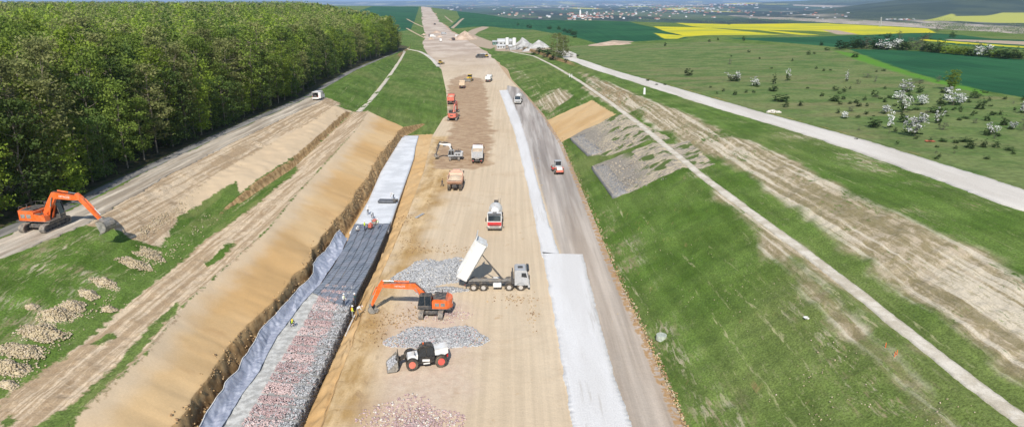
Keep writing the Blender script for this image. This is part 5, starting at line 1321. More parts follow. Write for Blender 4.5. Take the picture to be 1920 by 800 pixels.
S_ea = stone_mat('earth_clod', (.40, .32, .20), (.52, .43, .28), 2.0); S_rb = stone_mat('brown_grey_stone', (.27, .245, .21), (.38, .35, .30)); S_p2 = stone_mat('light_pink_stone', (.50, .36, .335), (.62, .49, .46)); S_lt = stone_mat('light_clod', (.46, .38, .27), (.56, .47, .35), 2.0); S_oc = stone_mat('ochre_clod', (.40, .27, .13), (.50, .35, .19), 2.0); S_br = stone_mat('brown_clod', (.20, .125, .07), (.34, .22, .12), 2.0)
def resample(P, n):
    P = np.array(P, float); d = np.r_[0, np.cumsum(np.linalg.norm(np.diff(P[:, :2], axis=0), axis=1))]; s = np.linspace(0, d[-1], n)
    return np.stack([np.interp(s, d, P[:, k]) for k in range(P.shape[1])], 1)
ZT = .2
Lb = [U(a, b, ZT) for a, b in [(395, 880), (451, 800), (508, 704), (532, 662), (562, 617), (589, 569), (606, 536)]]
Rb = [U(a, b, ZT) for a, b in [(512, 880), (550, 800), (600, 695), (655, 578), (668, 548), (672, 538)]]
def at_y(P, y): P = sorted(P, key=lambda p: p[1]); return float(np.interp(y, [p[1] for p in P], [p[0] for p in P]))
g = np.random.default_rng(12)
y = 48.0; k = 0
while y < 88:
    w_ = g.uniform(1.7, 2.5); y1 = min(y+w_, 88.5)
    tilt = -.10
    a0, b0, a1, b1 = at_y(Lb, y), at_y(Rb, y), at_y(Lb, y1), at_y(Rb, y1)
    d = .2; zt = ZT+g.uniform(-.08, .05)
    sk = .9      # mats lie a little askew across the bed
    q = [(a0, y+d+sk), (b0, y+d), (b1, y1-d), (a1, y1-d+sk)]
    V = [(px_, py2, -1.42) for px_, py2 in q]+[(px_, py2, zt-.16) for px_, py2 in q]
    F_ = [(0, 3, 2, 1), (4, 5, 6, 7), (0, 1, 5, 4), (1, 2, 6, 5), (2, 3, 7, 6), (3, 0, 4, 7)]
    wd_ = b0-a0; n = int(wd_*(y1-y)*60); uu = g.random(n); vv = g.random(n)
    X = (a0+(b0-a0)*uu)*(1-vv)+(a1+(b1-a1)*uu)*vv; Y = y+d+(y1-y-2*d)*vv+sk*(1-uu)
    crown_ = .13*np.sin(np.pi*np.clip(vv, .02, .98))**.6*(1-.2*np.abs(uu-.5))
    P = np.stack([X, Y, zt-.14+crown_+g.normal(size=n)*.02], 1)
    # stones showing in the right face, dark to paint that side's shade
    n2 = int((y1-y)*22); vf_ = g.random(n2); Pf = np.stack([b0+(b1-b0)*vf_+.0, y+d+(y1-y-2*d)*vf_, g.uniform(-1.35, zt-.1, n2)], 1)
    V2, F2 = rocks_np(np.concatenate([P, Pf]), np.concatenate([g.uniform(.10, .19, n), g.uniform(.15, .25, n2)]), g)
    band = g.random(); pinky = np.where(uu < .70+.06*math.sin(y*.7)+.05*g.normal(size=n), g.random(n) < (.95 if band < .7 else .75), g.random(n) < .04)
    mi = np.concatenate([np.where(pinky, 1 if k % 3 else 3, np.where(g.random(n) < .3, 2, 0)), np.full(n2, 2)]).repeat(6)
    o = mesh_np('stone_mattress', np.concatenate([np.array(V), V2]), np.concatenate([np.array(F_), F2+8]), [S_gr, S_pk, S_dk, S_p2], mi=np.concatenate([np.full(6, 2), mi]))
    tag(o, 'wire mattress filled with pink and grey stones in the row along the trench', 'gabion', 'stone filled mattresses laid across the trench'); y = y1; k += 1
def strip_mesh(name, A, B, mat, nu, nv, fz, smooth=True):
    A = resample(A, nu); B = resample(B, nu); t = np.linspace(0, 1, nv)[None, :, None]; P = A[:, None]*(1-t)+B[:, None]*t
    P = fz(P, np.linspace(0, 1, nu)[:, None], np.linspace(0, 1, nv)[None]); q = (np.arange(nu-1)[:, None]*nv+np.arange(nv-1)[None]).ravel()
    return mesh_np(name, P.reshape(-1, 3), np.stack([q, q+1, q+nv+1, q+nv], 1), mat, smooth=smooth)
# bedding gravel between fabric and stones
M_grv = gravel_mat('grey_bedding_gravel', (.38, .37, .34), (.56, .55, .51), 1.2)
A = [U(a, b, .05) for a, b in [(330, 880), (400, 800), (440, 737), (470, 695), (488, 662), (505, 629), (520, 611), (550, 566), (575, 535)]]
B = [U(a, b, .05) for a, b in [(408, 880), (466, 800), (520, 704), (545, 662), (575, 617), (600, 569), (615, 538)]]
o = strip_mesh('bedding_gravel', A, B, M_grv, 160, 14, lambda P, u_, v_: np.concatenate([P[..., :2], (.02+.10*fbm(P[..., 0]*1.2, P[..., 1]*1.2, 3)+0*v_)[..., None]], 2)); tag(o, kind='structure')
# geotextile
M_geo = NT('grey_fabric'); _n1 = M_geo.noise(2.0, 4); M_geo.col(M_geo.mix(M_geo.rng(_n1, .4, .65), (.30, .32, .39), (.42, .44, .50))); M_geo.b.inputs['Roughness'].default_value = .45; M_geo.b.inputs['Specular IOR Level'].default_value = .5; M_geo = M_geo.m
GL = [(330, 850, 1.3), (370, 794, 1.2), (400, 748, 1.2), (440, 693, 1.2), (478, 636, 1.2), (496, 610, 1.0), (538, 567, 1.1), (562, 540, 1.1), (585, 512, 1.3), (594, 484, 1.3), (612, 462, 1.2), (637, 432, 1.6)]
GR = [(385, 850), (418, 799), (454, 738), (487, 695), (502, 662), (520, 629), (535, 611), (568, 566), (600, 533), (622, 500), (640, 475), (652, 446)]
A = [U(a, b, z) for a, b, z in GL]; B = [U(a, b, .12) for a, b in GR]
def fold(P, u_, v_):
    P = P.copy(); L = u_*55
    f1 = .55*fbm(L*.35+v_*1.0, v_*1.3+L*0, 3); f2 = .30*np.abs(vnoise(L*1.1+v_*2.2, v_*1.1+3+L*0))+.12*vnoise(L*3.2-v_*2, v_*1.5+L*0)
    sag = -.35*np.sin(np.pi*v_)+0*u_
    P[..., 2] += (f1+f2)*(.35+np.sin(np.pi*np.clip(v_*.9+.05, 0, 1)))+sag
    P[..., 2] = np.maximum(P[..., 2], .06+.1*v_)
    P[..., 0] += (1-v_)*(.7*fbm(L*.22, L*0+2, 3)); return P
gx = strip_mesh('geotextile_sheet', A, B, M_geo, 420, 34, fold); tag(gx, 'crumpled bluish grey fabric sheet draped down the ragged earth bank', 'fabric sheet')
bmx = gx.modifiers.new('thickness', 'SOLIDIFY'); bmx.thickness = .03
# pale hem along its upper edge
q = MB(); hemP = resample([tuple(v.co) for v in [gx.data.vertices[i*34] for i in range(420)]], 160); q.path([(p[0], p[1], p[2]+.04) for p in hemP], .05, 5); q.build('hem', K_wh, gx)
# concrete blinding slab and the mat laid on it
M_slab = gravel_mat('pale_blinding', (.56, .57, .58), (.68, .69, .70), .25)
A = [U(a, b, .0) for a, b in [(655, 436), (670, 412), (692, 373), (714, 322), (742, 276), (754, 254)]]; B = [U(a, b, .0) for a, b in [(728, 432), (745, 382), (768, 318), (776, 295), (779, 275), (785, 254)]]
o = strip_mesh('blinding_slab', A, B, M_slab, 120, 12, lambda P, u_, v_: np.concatenate([P[..., :2], (.0+.03*fbm(P[..., 0]*.5, P[..., 1]*.5, 3)+0*v_)[..., None]], 2)); tag(o, kind='structure')
sm = o.modifiers.new('thickness', 'SOLIDIFY'); sm.thickness = .5; sm.offset = -1
t = NT('plastic_geogrid'); p_ = t.map((1, 1, 1), .15); br = t.n.new('ShaderNodeTexBrick'); t.l.new(p_, br.inputs[0]); br.inputs['Scale'].default_value = .9; br.offset = 0; br.inputs['Color1'].default_value = (.17, .19, .225, 1); br.inputs['Color2'].default_value = (.22, .245, .28, 1); br.inputs['Mortar'].default_value = (.05, .058, .07, 1); br.inputs['Mortar Size'].default_value = .05; br.inputs['Brick Width'].default_value = 1.0; br.inputs['Row Height'].default_value = .8
t.col(t.mix(t.rng(t.noise(.5, 4), .4, .65, 0, .5), br.outputs[0], (.27, .27, .30))); t.b.inputs['Roughness'].default_value = .5; M_grid = t.m
LA = [(586, 548), (604, 528), (624, 500), (650, 455), (664, 420)]; RA_ = [(655, 580), (672, 545), (700, 492), (728, 428), (732, 419)]
for i in range(5):
    f0, f1 = i/5, (i+1)/5
    A0 = resample([U(a, b, .22) for a, b in LA], 40); B0 = resample([U(a, b, .22) for a, b in RA_], 40)
    A = A0*(1-f0)+B0*f0; B = A0*(1-f1)+B0*f1-(B0-A0)*.008
    o = strip_mesh('geogrid_sheet', A, B, M_grid, 90, 8, lambda P, u_, v_: np.concatenate([P[..., :2], (.2+.05*np.sin(np.pi*v_)+.03*fbm(P[..., 0]*1.5, P[..., 1]*.5, 2)+.002*i)[..., None]], 2))
    m_ = o.modifiers.new('thickness', 'SOLIDIFY'); m_.thickness = .25 if i == 4 else .06; m_.offset = -1
    tag(o, 'dark grey geogrid strip laid over the trench before the stones', 'geogrid', 'geogrid strips side by side')
A = [U(a, b, .16) for a, b in RA_]; q = MB()
for k in range(46):
    p = resample(A, 46)[k]; q.rod((p[0]+.02, p[1], -1.35), (p[0]+.02, p[1], .5), .035, 5)
for z in (-1.0, -.6, -.2, .2, .45): q.path([(p[0]+.05, p[1], z) for p in resample(A, 20)], .03, 4)
tag(q.build('wire_mesh_side', K_dk), 'dark upright wire mesh along the right side of the geogrid', 'wire mesh')
# rolled mat with cover
p = U(727, 379, .1); root = empty('geotextile_roll', (p[0], p[1], .05), R(-4), 'dark grey bundle of folded fabric lying on the pale slab', 'fabric roll')
MB().box((-.25, 0, .3), (3.2, 1.5, .55), bev=.15).build('bundle', simple('bundle_fabric', (.10, .105, .115), .7, .2, 2), root)
MB().cyl((1.5, .2, .45), .28, 1.0, 'x', 16).cyl((1.3, -.4, .35), .25, .9, 'x', 16).build('roll', K_bk, root)
# heaps of loose stone
def heap(name, cen, rx, ry, hh, n, mats, wts, s0, label, cat, seed, rot=0, flat=.75, z=None, scatter=1.0, group=None, thin=.0):
    r_ = np.random.default_rng(seed); N = 40; th = np.linspace(0, 2*math.pi, N, endpoint=False)
    cx_, cy_ = cen[0], cen[1]
    def zg(x, y): return Hbase(x, y)
    def prof2(rr, x, y): return hh*np.clip(1-rr, 0, 1)**.8*(1+.5*fbm(x*.45+seed, y*.45, 3))
    Vs = [(cx_, cy_, float(zg(np.array([cx_]), np.array([cy_]))[0])+hh*.95-.05)]
    rings = np.linspace(.15, 1, 7)
    lob = 1+.18*np.sin(2*th+seed)+.12*np.sin(5*th+2*seed)+.06*np.sin(9*th)
    for q_ in rings:
        x = cx_+(rx*np.cos(th)*math.cos(rot)-ry*np.sin(th)*math.sin(rot))*q_*lob; y = cy_+(rx*np.cos(th)*math.sin(rot)+ry*np.sin(th)*math.cos(rot))*q_*lob
        zz_ = zg(x, y)+prof2(q_, x, y)-.06-(.1 if q_ == 1 else 0)-thin
        Vs += list(zip(x, y, zz_))
    F_ = [(0, 1+k, 1+(k+1) % N, 1+(k+1) % N) for k in range(N)]
    for a in range(6): F_ += [(1+a*N+k, 1+(a+1)*N+k, 1+(a+1)*N+(k+1) % N, 1+a*N+(k+1) % N) for k in range(N)]
    rr = (r_.random(n)**.55*1.12 if not thin else r_.random(n)**.85*1.25)*1.08*scatter; t_ = r_.uniform(0, 6.283, n); lb = 1+.18*np.sin(2*t_+seed)+.12*np.sin(5*t_+2*seed)
    X = cx_+(rx*np.cos(t_)*math.cos(rot)-ry*np.sin(t_)*math.sin(rot))*rr*lb; Y = cy_+(rx*np.cos(t_)*math.sin(rot)+ry*np.sin(t_)*math.cos(rot))*rr*lb
    P = np.stack([X, Y, zg(X, Y)+prof2(rr, X, Y)+s0*.15], 1)
    V2, F2 = rocks_np(P, r_.uniform(.6, 1.5, n)*s0, r_, flat)
    mi = r_.choice(len(mats), n, p=wts).repeat(6)
    nb = len(Vs)
    if thin:
        o = mesh_np(name, V2, F2, mats, mi=mi)
    else: o = mesh_np(name, np.concatenate([np.array(Vs), V2]), np.concatenate([np.array(F_), F2+nb]), mats, mi=np.concatenate([np.zeros(len(F_), int), mi]))
    return tag(o, label, cat, group, 'stuff' if thin else None)
p = U(812, 512, 0); heap('stone_heap', p, 3.7, 5.8, .5, 5500, [S_gr, S_dk, S_wh], [.84, .1, .06], .17, 'grey crushed stone heap behind the middle orange excavator, left of the raised tipper', 'stone heap', 1, rot=R(-14))
p = U(828, 545, 0); heap('stone_heap', p, 2.6, 1.1, .4, 1400, [S_gr, S_dk, S_wh], [.7, .22, .08], .16, 'small grey stone heap fallen out under the raised tipper body', 'stone heap', 7)
p = U(820, 634, 0); heap('stone_heap', p, 4.2, 2.9, .32, 3600, [S_gr, S_dk, S_pk], [.84, .08, .08], .155, 'grey crushed stone heap right behind the telehandler', 'stone heap', 2, rot=.15)
p = U(775, 800, 0); heap('stone_heap', p, 3.6, 3.8, .08, 1900, [S_pk, S_wh], [.8, .2], .15, 'thin spread of pink stones below the telehandler', 'stone heap', 3, thin=.4)
p = U(838, 590, 0); heap('stone_heap', p, 2.6, 1.6, .12, 300, [S_pk, S_wh], [.8, .2], .13, 'thin scatter of pink stones right of the middle orange excavator tracks', 'stone heap', 4, thin=.4)
p = U(1450, 211, zRoa); heap('stone_heap', p, 1.6, .8, .5, 120, [S_wh], [1], .35, 'small white rubble heap on the meadow beside the gravel road', 'rubble heap', 5)
p = U(787, 405, 0)
tag(MB().box((p[0], p[1], .12), (.5, 2.9, .12), (0, 0, R(-22)), .02).build('plank', simple('grey_timber', (.38, .38, .37), .9, .2, 3)), 'single grey plank lying on the ochre earth', 'plank')
for i, (a, b, w, hh) in enumerate([(252, 494, 40, 11), (200, 532, 38, 20), (167, 552, 28, 13), (137, 574, 38, 16), (108, 592, 56, 24), (78, 624, 62, 26), (37, 658, 54, 24), (18, 690, 50, 30), (17, 722, 24, 14), (280, 478, 46, 10), (60, 575, 16, 7), (205, 580, 18, 10)]):
    g0 = G(a, b); s = pxs(g0); rx = w/s/2; 
    wh = ['just below the bucket shadow', 'roundest and highest', 'small one next to the roundest', 'in the middle of the row', 'broad one in the middle of the row', 'broad one low in the row', 'near the left picture edge', 'at the left picture edge, largest', 'small one at the left picture edge', 'at the tip of the bucket shadow', 'small one alone up on the grass', 'small one beside the bench'][i]
    heap('earth_heap', g0, rx, rx*.8, min(.75, hh/s*.55), 520, [S_ea, S_lt], [.7, .3], .14, 'pale clod heap on the grass slope, '+wh, 'earth heap', 20+i, scatter=1.08, group='pale earth heaps on the grass slope')
# loose clods as ground litter
def clods(name, spots, mats, s0, label, seed):
    r_ = np.random.default_rng(seed); P = []; S = []
    for (a, b, wa, wb, n) in spots:
        for k in range(n):
            px_, py_2 = a+r_.normal()*wa, b+r_.normal()*wb; P.append((px_, py_2))
    P = np.array(P); d = np.stack([(P[:, 0]-960)/F, CT-(P[:, 1]-400)/F*ST, -ST-(P[:, 1]-400)/F*CT], 1)
    z = np.zeros(len(P))
    for _ in range(14):
        t = (z-CH)/d[:, 2]; X = d[:, 0]*t; Y = d[:, 1]*t; z = .5*z+.5*Hbase(X, Y)
    V, Fq = rocks_np(np.stack([X, Y, z+s0*.2], 1), r_.uniform(.5, 1.5, len(P))*s0, r_)
    o = mesh_np(name, V, Fq, mats, mi=r_.integers(0, len(mats), len(P)).repeat(6)); return tag(o, label, 'earth clods', None, 'stuff')
clods('soil_clods', [(965, 560, 18, 5, 90), (1000, 590, 6, 14, 40), (850, 468, 25, 6, 60), (770, 455, 12, 10, 80), (760, 410, 12, 8, 120), (740, 600, 22, 10, 140), (700, 620, 16, 16, 80), (780, 585, 16, 8, 60), (790, 470, 20, 4, 60), (900, 285, 20, 14, 60), (860, 225, 20, 30, 120), (1010, 320, 3, 30, 20)], [S_br, S_oc], .13, 'brown soil crumbs scattered over the compacted earth', 3)
sp = [(400-(k*6.6), 405+k*5.3, 10, 7, 9) for k in range(60)]+[(480-k*5, 300+k*3.2, 10, 6, 30) for k in range(46)]
clods('clay_clods', [s_ for s_ in sp if s_[0] > 0], [S_ea, S_ea, S_lt], .12, 'pale clay crumbs strewn along the bench edge and the brow of the slope', 4)
cl_ = []
for k in range(90):
    u_ = k/89; yv = 50+u_*155; xc = float(blx(yv)[0][4]); p = (xc, yv, 1.0); s = F/(yv*CT+(CH-1)*ST); cl_.append((960+xc*s, 400-(( 1-CH)*CT+yv*ST)/(yv*CT+(CH-1)*ST)*F, .7*s, .35*s, 16))
clods('bank_clods', cl_, [S_oc, S_oc, S_br], .17, 'broken ochre lumps along the ragged edge of the earth bank', 6)
sp = [(1040+k*2.55, 380+k*5.0, 2.5, 4, 12) for k in range(85)]
sp = [(float(np.interp(y_, [170, 270, 400, 500, 640, 800], [984, 1056, 1112, 1152, 1217, 1287])), y_, 3, 4, 9) for y_ in np.linspace(200, 800, 110)]
clods('verge_clods', sp, [S_br, S_ea, S_oc], .17, 'brown earth crumbs along the right edge of the grey haul road', 8)
sp = [(random.uniform(1130, 1900), 0, 12, 8, 9) for _ in range(150)]
sp = [(a, 400+(a-1130)*.62+random.uniform(-60, 170), 14, 9, 3) for a, *_ in sp]
clods('grass_stones', [s_ for s_ in sp if s_[1] < 800], [S_lt, S_ea], .085, 'small pale stones lying in the grass of the right slope', 9)

# rock drains let into the right slope
def drain(A2, B2, C2, D2, label):
    A, B, C, D = [G(*p) for p in (A2, B2, C2, D2)]
    n = 2600; r_ = np.random.default_rng(int(A2[0])); u_, v_ = r_.random(n), r_.random(n)**3.0
    XY = np.array([[(1-a)*((1-b)*A[i]+b*D[i])+a*((1-b)*B[i]+b*C[i]) for i in (0, 1)] for a, b in zip(u_, v_)])
    hz0 = .5
    zt = np.maximum(Hbase(XY[:, 0], XY[:, 1])+.10, 0)
    V2, F2 = rocks_np(np.stack([XY[:, 0], XY[:, 1], zt-.07+hz0*np.clip(1-v_*3.2, 0, 1)], 1), r_.uniform(.14, .28, n), r_)
    K = 14; V = []
    for i in range(K+1):
        a = i/K; x, y_ = A[0]*(1-a)+B[0]*a, A[1]*(1-a)+B[1]*a; dx, dy = (D[0]*(1-a)+C[0]*a-x)*.33, (D[1]*(1-a)+C[1]*a-y_)*.33
        z0 = h(x, y_); V += [(x-.25, y_, z0-.6), (x-.25, y_, z0+hz0), (x+dx, y_+dy, h(x+dx, y_+dy)+.02), (x+dx, y_+dy, h(x+dx, y_+dy)-1)]
    F_ = []
    for i in range(K):
        for j in range(4): F_.append((4*i+j, 4*i+(j+1) % 4, 4*i+4+(j+1) % 4, 4*i+4+j))
    F_ += [(0, 3, 2, 1), (4*K, 4*K+1, 4*K+2, 4*K+3)]
    root = empty('gabion_wall', (0, 0, 0), 0, label, 'gabion wall')
    mesh_np('wall', V, F_, [S_dk], root); o = mesh_np('stones', V2, F2, [S_rb, S_lt, S_dk], root, mi=r_.choice(3, n, p=[.72, .14, .14]).repeat(6)); o['kind'] = 'stuff'
drain((1071, 262), (1103, 292), (1190, 268), (1150, 226), 'upper grey rock drain with a dark stepped face on the right slope')
drain((1111, 316), (1151, 371), (1250, 336), (1190, 290), 'lower and larger grey rock drain with a dark stepped face on the right slope')

# ------------------------------------------------------------------ plant, mounds, small items
def noise_cone(name, g0, w, hh, mats, label, cat, seed, ell=1.0, kind=None, group=None):
    N = 36; V = []; r_ = np.random.default_rng(seed); ph = r_.uniform(0, 6, 4)
    for i in range(10):
        q = i/9; 
        for k in range(N):
            t_ = 2*math.pi*k/N; lob = 1+.12*math.sin(2*t_+ph[0])+.08*math.sin(3*t_+ph[1])+.04*math.sin(7*t_+ph[2])
            r = w/2*q*lob; x = g0[0]+r*math.cos(t_)*ell; y_ = g0[1]+r*math.sin(t_); V.append((x, y_, h(x, y_)+hh*(1-q)**.9*(1+.15*math.sin(5*t_+ph[3]+q*4)*q)-(.15 if i == 9 else 0)))
    F_ = [(i*N+k, (i+1)*N+k, (i+1)*N+(k+1) % N, i*N+(k+1) % N) for i in range(9) for k in range(N)]
    o = mesh_np(name, V, F_, mats, smooth=True); return tag(o, label, cat, group, kind)
M_pile = gravel_mat('stockpile_grey', (.33, .32, .30), (.46, .45, .43), .3); M_mound = gravel_mat('pinkish_mound', (.40, .29, .21), (.55, .42, .32), .2)
for px, py, w, hh, lb, m_ in [(978, 89, 46, 17, 'left and higher grey stockpile cone at the quarry plant', M_pile), (1010, 90, 40, 14, 'right and lower grey stockpile cone at the quarry plant', M_pile), (995, 91, 30, 9, 'small grey stockpile between the two big cones at the plant', M_pile),
                         (872, 74, 44, 15, 'large pinkish earth mound right of the far crossing', M_mound), (852, 75, 22, 6, 'small pinkish earth mound left of the large one at the far crossing', M_mound), (824, 70, 14, 4, 'small pale earth mound in the middle of the far crossing', M_mound), (808, 74, 12, 4, 'low pale earth mound at the left side of the far crossing', M_mound), (818, 62, 18, 4, 'long pale earth mound behind the far crossing', M_mound), (795, 66, 12, 3, 'low earth mound left of the far motorway', M_mound), (1140, 84, 60, 5, 'low reddish spoil bank on the far green meadow', M_mound)]:
    g0 = G(px, py); s = pxs(g0); noise_cone('stockpile' if m_ is M_pile else 'earth_mound', g0, w/s, hh/s*1.05, m_, lb, 'stockpile' if m_ is M_pile else 'earth mound', int(px), 1.0 if px != 1140 else 1.3)
K_sh = [simple('shed_white', (.55, .55, .54)), simple('shed_green', (.12, .24, .2)), simple('shed_grey', (.4, .4, .4))]
def shed(px, py, w, d, hh, rz, mat, label, roof=.25, name='shed', cat='shed'):
    g0 = G(px, py); root = empty(name, g0, R(rz), label, cat)
    a, b = house_mesh(w, d, hh, K_sh[0] if mat != 1 else K_sh[2], K_sh[mat]); a.parent = root; b.parent = root
    q = MB()
    for k in range(3): q.box((-w*.3+k*w*.3, -d/2-.03, hh*.5), (w*.18, .06, hh*.45), bev=0)
    for k in range(3): pass
    q.build('door_panel', K_dk, root)
shed(930, 84, 6, 3, 2.6, 20, 1, 'small green cabin at the left end of the quarry plant'); shed(946, 85, 12, 6, 3.2, 10, 0, 'large white shed in the middle of the quarry plant'); shed(940, 91, 7, 3, 2.2, -5, 0, 'long low white container in front of the large white shed', name='container', cat='container'); shed(960, 92, 5, 3, 2.2, 30, 0, 'small white container right of the low one at the plant', name='container', cat='container'); shed(956, 87, 4, 4, 4.5, 0, 2, 'tall grey cabin between white shed and stockpiles')
for i, (px, py) in enumerate([(951, 92), (964, 93)]):
    g0 = G(px, py); root = empty('silo', g0, 0, ['white cement silo beside the low white container', 'white cement silo nearest the stockpiles'][i], 'silo')
    MB().lathe([(2.0, .3), (3.2, 1.5), (8.5, 1.5), (9.0, .9)], axis='z', n=18).build('tank', K_wh, root, True)
    q = MB(); [q.rod((x, y_, 0), (x, y_, 3.4), .12) for x in (-1.1, 1.1) for y_ in (-1.1, 1.1)]; q.build('support_frame', K_st, root)
    q = MB(); q.path([(1.6, 0, 0), (1.6, 0, 9)], .08); q.build('ladder', K_st, root)
g0 = G(962, 95); root = empty('conveyor', g0, R(20), 'slanting grey conveyor in front of the stockpiles', 'conveyor'); q = MB(); q.prism([(-6, .6), (-6, 1.1), (6, 5.1), (6, 4.6)], -.5, .5); q.build('belt', K_st, root); q = MB(); [q.rod((x, y_, 0), (x, y_, 2.6+x*.33), .1) for x in (-3, 3) for y_ in (-.4, .4)]; q.build('trestle', K_dk, root)
for i, px in enumerate((1650, 1700)):
    g0 = G(px, 50.5); root = empty('power_pylon', g0, R(40), ['grey power pylon at the rapeseed field edge, left one', 'grey power pylon at the rapeseed field edge, right one'][i], 'pylon'); q = MB(); H_ = 11
    for sx in (-1, 1):
        for sy in (-1, 1): q.rod((sx*.9, sy*.9, 0), (sx*.25, sy*.25, H_), .14, 5)
    for k in range(6):
        z0, z1 = H_*k/6, H_*(k+1)/6; w0, w1 = .9-.65*k/6, .9-.65*(k+1)/6
        for sx, sy in ((1, 1), (-1, 1), (1, -1), (-1, -1)): q.rod((sx*w0, sy*w0, z0), (-sx*w1 if sx*sy > 0 else sx*w1, sy*w1 if sx*sy > 0 else -sy*w1, z1), .06, 4)
    q.build('lattice', K_gr, root); MB().rod((-2.2, 0, H_-.6), (2.2, 0, H_-.6), .13, 5).rod((-1.6, 0, H_-1.9), (1.6, 0, H_-1.9), .13, 5).build('crossarm', K_gr, root)
# manhole ring
g0 = G(1240, 633); root = empty('manhole_ring', g0, 0, 'round pale concrete manhole ring in the grass beside the haul road', 'manhole'); CM = simple('weathered_concrete', (.40, .43, .36), .9, .2, 4)
q = MB(); q.lathe([(-.2, .50), (-.2, .62), (.42, .60), (.42, .46), (.05, .44)], axis='z', n=28).build('ring', CM, root, True); MB().cyl((0, 0, .38), .45, .05, 'z', 24).build('lid', CM, root)
# marker things
def post(px, py, hh, w, mat, label, name, cat, top=None):
    g0 = G(px, py); root = empty(name, g0, 0, label, cat); MB().cyl((0, 0, hh*.45), w, hh*.9, 'z', 12, w*.8).build('body', mat, root)
    MB().lathe([(hh*.88, w*.8), (hh*.94, w*.5), (hh, w*.45)], axis='z', n=12).build('cap', top or mat, root)
post(1208, 177, 2.0, .38, K_wh, 'short white vent post on the grass beside the gravel road', 'vent_post', 'post')
post(1068, 145, 1.7, .16, K_wh, 'thin white post beside the narrow path, left of its twin', 'marker_post', 'post'); post(1072, 146, 1.7, .16, K_wh, 'thin white post beside the narrow path, right of its twin', 'marker_post', 'post')
K_fl = simple('fluorescent_orange', (.85, .12, .02), .6)
for i, (px, py) in enumerate([(1660, 652), (1677, 669), (1681, 666)]): post(px, py, .55, .03, K_fl, ['orange marker stake in the straw line, topmost and alone', 'orange marker stake, left of the lower two', 'orange marker stake, right of the lower two'][i], 'marker_stake', 'stake')
g0 = G(1743, 266); q = MB(); P = [[q.bm.verts.new((g0[0]-.8+1.6*i/8, g0[1]-.5+1.0*j/6, h(g0[0], g0[1])+.1+.22*random.random())) for j in range(7)] for i in range(9)]
for i in range(8):
    for j in range(6): q.bm.faces.new((P[i][j], P[i+1][j], P[i+1][j+1], P[i][j+1]))
o = q.build('tarpaulin', simple('red_net', (.36, .10, .055), .8)); o.modifiers.new('t', 'SOLIDIFY').thickness = .04; tag(o, 'crumpled red netting lying on the meadow below the blossom trees', 'tarpaulin')
g0 = G(1514, 598); q = MB(); P = [[q.bm.verts.new((g0[0]-.35+.7*i/4, g0[1]-.25+.5*j/4, h(g0[0], g0[1])+.12+.12*random.random())) for j in range(5)] for i in range(5)]
for i in range(4):
    for j in range(4): q.bm.faces.new((P[i][j], P[i+1][j], P[i+1][j+1], P[i][j+1]))
o = q.build('plastic_sheet', K_wh); o.modifiers.new('t', 'SOLIDIFY').thickness = .02; tag(o, 'scrap of white plastic on the lower right grass slope', 'plastic scrap')
g0 = G(908, 103); root = empty('pipe_stack', g0, R(20), 'pale pipes heaped at the right motorway edge far off', 'pipe stack')
for k in range(5): MB().cyl((0, k*1.1-2, .5), .5, 5, 'x', 14).build('pipe', K_wh, root)
# battens beside the stone mats
for (a, b, c, d) in [(658, 592, 640, 630), (652, 604, 645, 618)]:
    p, q_ = U(a, b, -1.0), U(c, d, -1.1); tag(MB().rod((p[0]+.5, p[1], -.9), (q_[0]+.5, q_[1], -1.0), .09, 6).build('timber_batten', K_wh), 'pale batten lying in the trench right of the stone mattresses', 'batten', 'pale battens in the trench')

# ------------------------------------------------------------------ people
SK = simple('skin', (.45, .26, .18), .6); HV_y = simple('hivis_yellow', (.62, .78, .06), .7, .1); HV_o = simple('hivis_orange', (.85, .20, .03), .7, .1); CL_b = simple('dark_workwear', (.04, .05, .07), .85); CL_g = simple('grey_trousers', (.22, .21, .2), .85); CL_w = simple('white_shirt', (.7, .7, .68), .8); HELW = simple('helmet_white', (.8, .8, .78), .35); HELY = simple('helmet_yellow', (.75, .55, .03), .35); BOOT = simple('boots', (.06, .04, .03), .8); HAIR = simple('dark_hair', (.03, .02, .015), .8)
def pose(kind):
    if kind == 'stand': return dict(pel=(0, 0, .95), che=(.02, 0, 1.36), nec=(.03, 0, 1.48), hed=(.06, 0, 1.62), kn=((.03, .11, .5), (.05, -.12, .5)), an=((0, .13, .09), (-.02, -.15, .09)), el=((.0, .27, 1.12), (.04, -.27, 1.12)), wr=((.18, .24, .96), (.2, -.22, .98)))
    if kind == 'walk': return dict(pel=(0, 0, .93), che=(.05, 0, 1.33), nec=(.07, 0, 1.45), hed=(.11, 0, 1.59), kn=((.2, .10, .52), (-.08, -.1, .5)), an=((.26, .11, .1), (-.34, -.11, .16)), el=((-.12, .26, 1.1), (.16, -.26, 1.1)), wr=((-.05, .27, .88), (.33, -.22, .98)))
    if kind == 'bend': return dict(pel=(-.1, 0, .88), che=(.28, 0, 1.08), nec=(.39, 0, 1.12), hed=(.53, 0, 1.13), kn=((.02, .13, .48), (.06, -.14, .48)), an=((-.08, .15, .09), (.02, -.16, .09)), el=((.42, .22, .82), (.44, -.22, .82)), wr=((.55, .14, .6), (.57, -.12, .6)))
    return dict(pel=(-.12, 0, .36), che=(.1, 0, .74), nec=(.17, 0, .85), hed=(.27, 0, .95), kn=((.26, .16, .5), (.22, -.18, .46)), an=((.02, .15, .09), (-.02, -.17, .09)), el=((.26, .26, .6), (.28, -.24, .58)), wr=((.44, .14, .45), (.45, -.1, .42)))
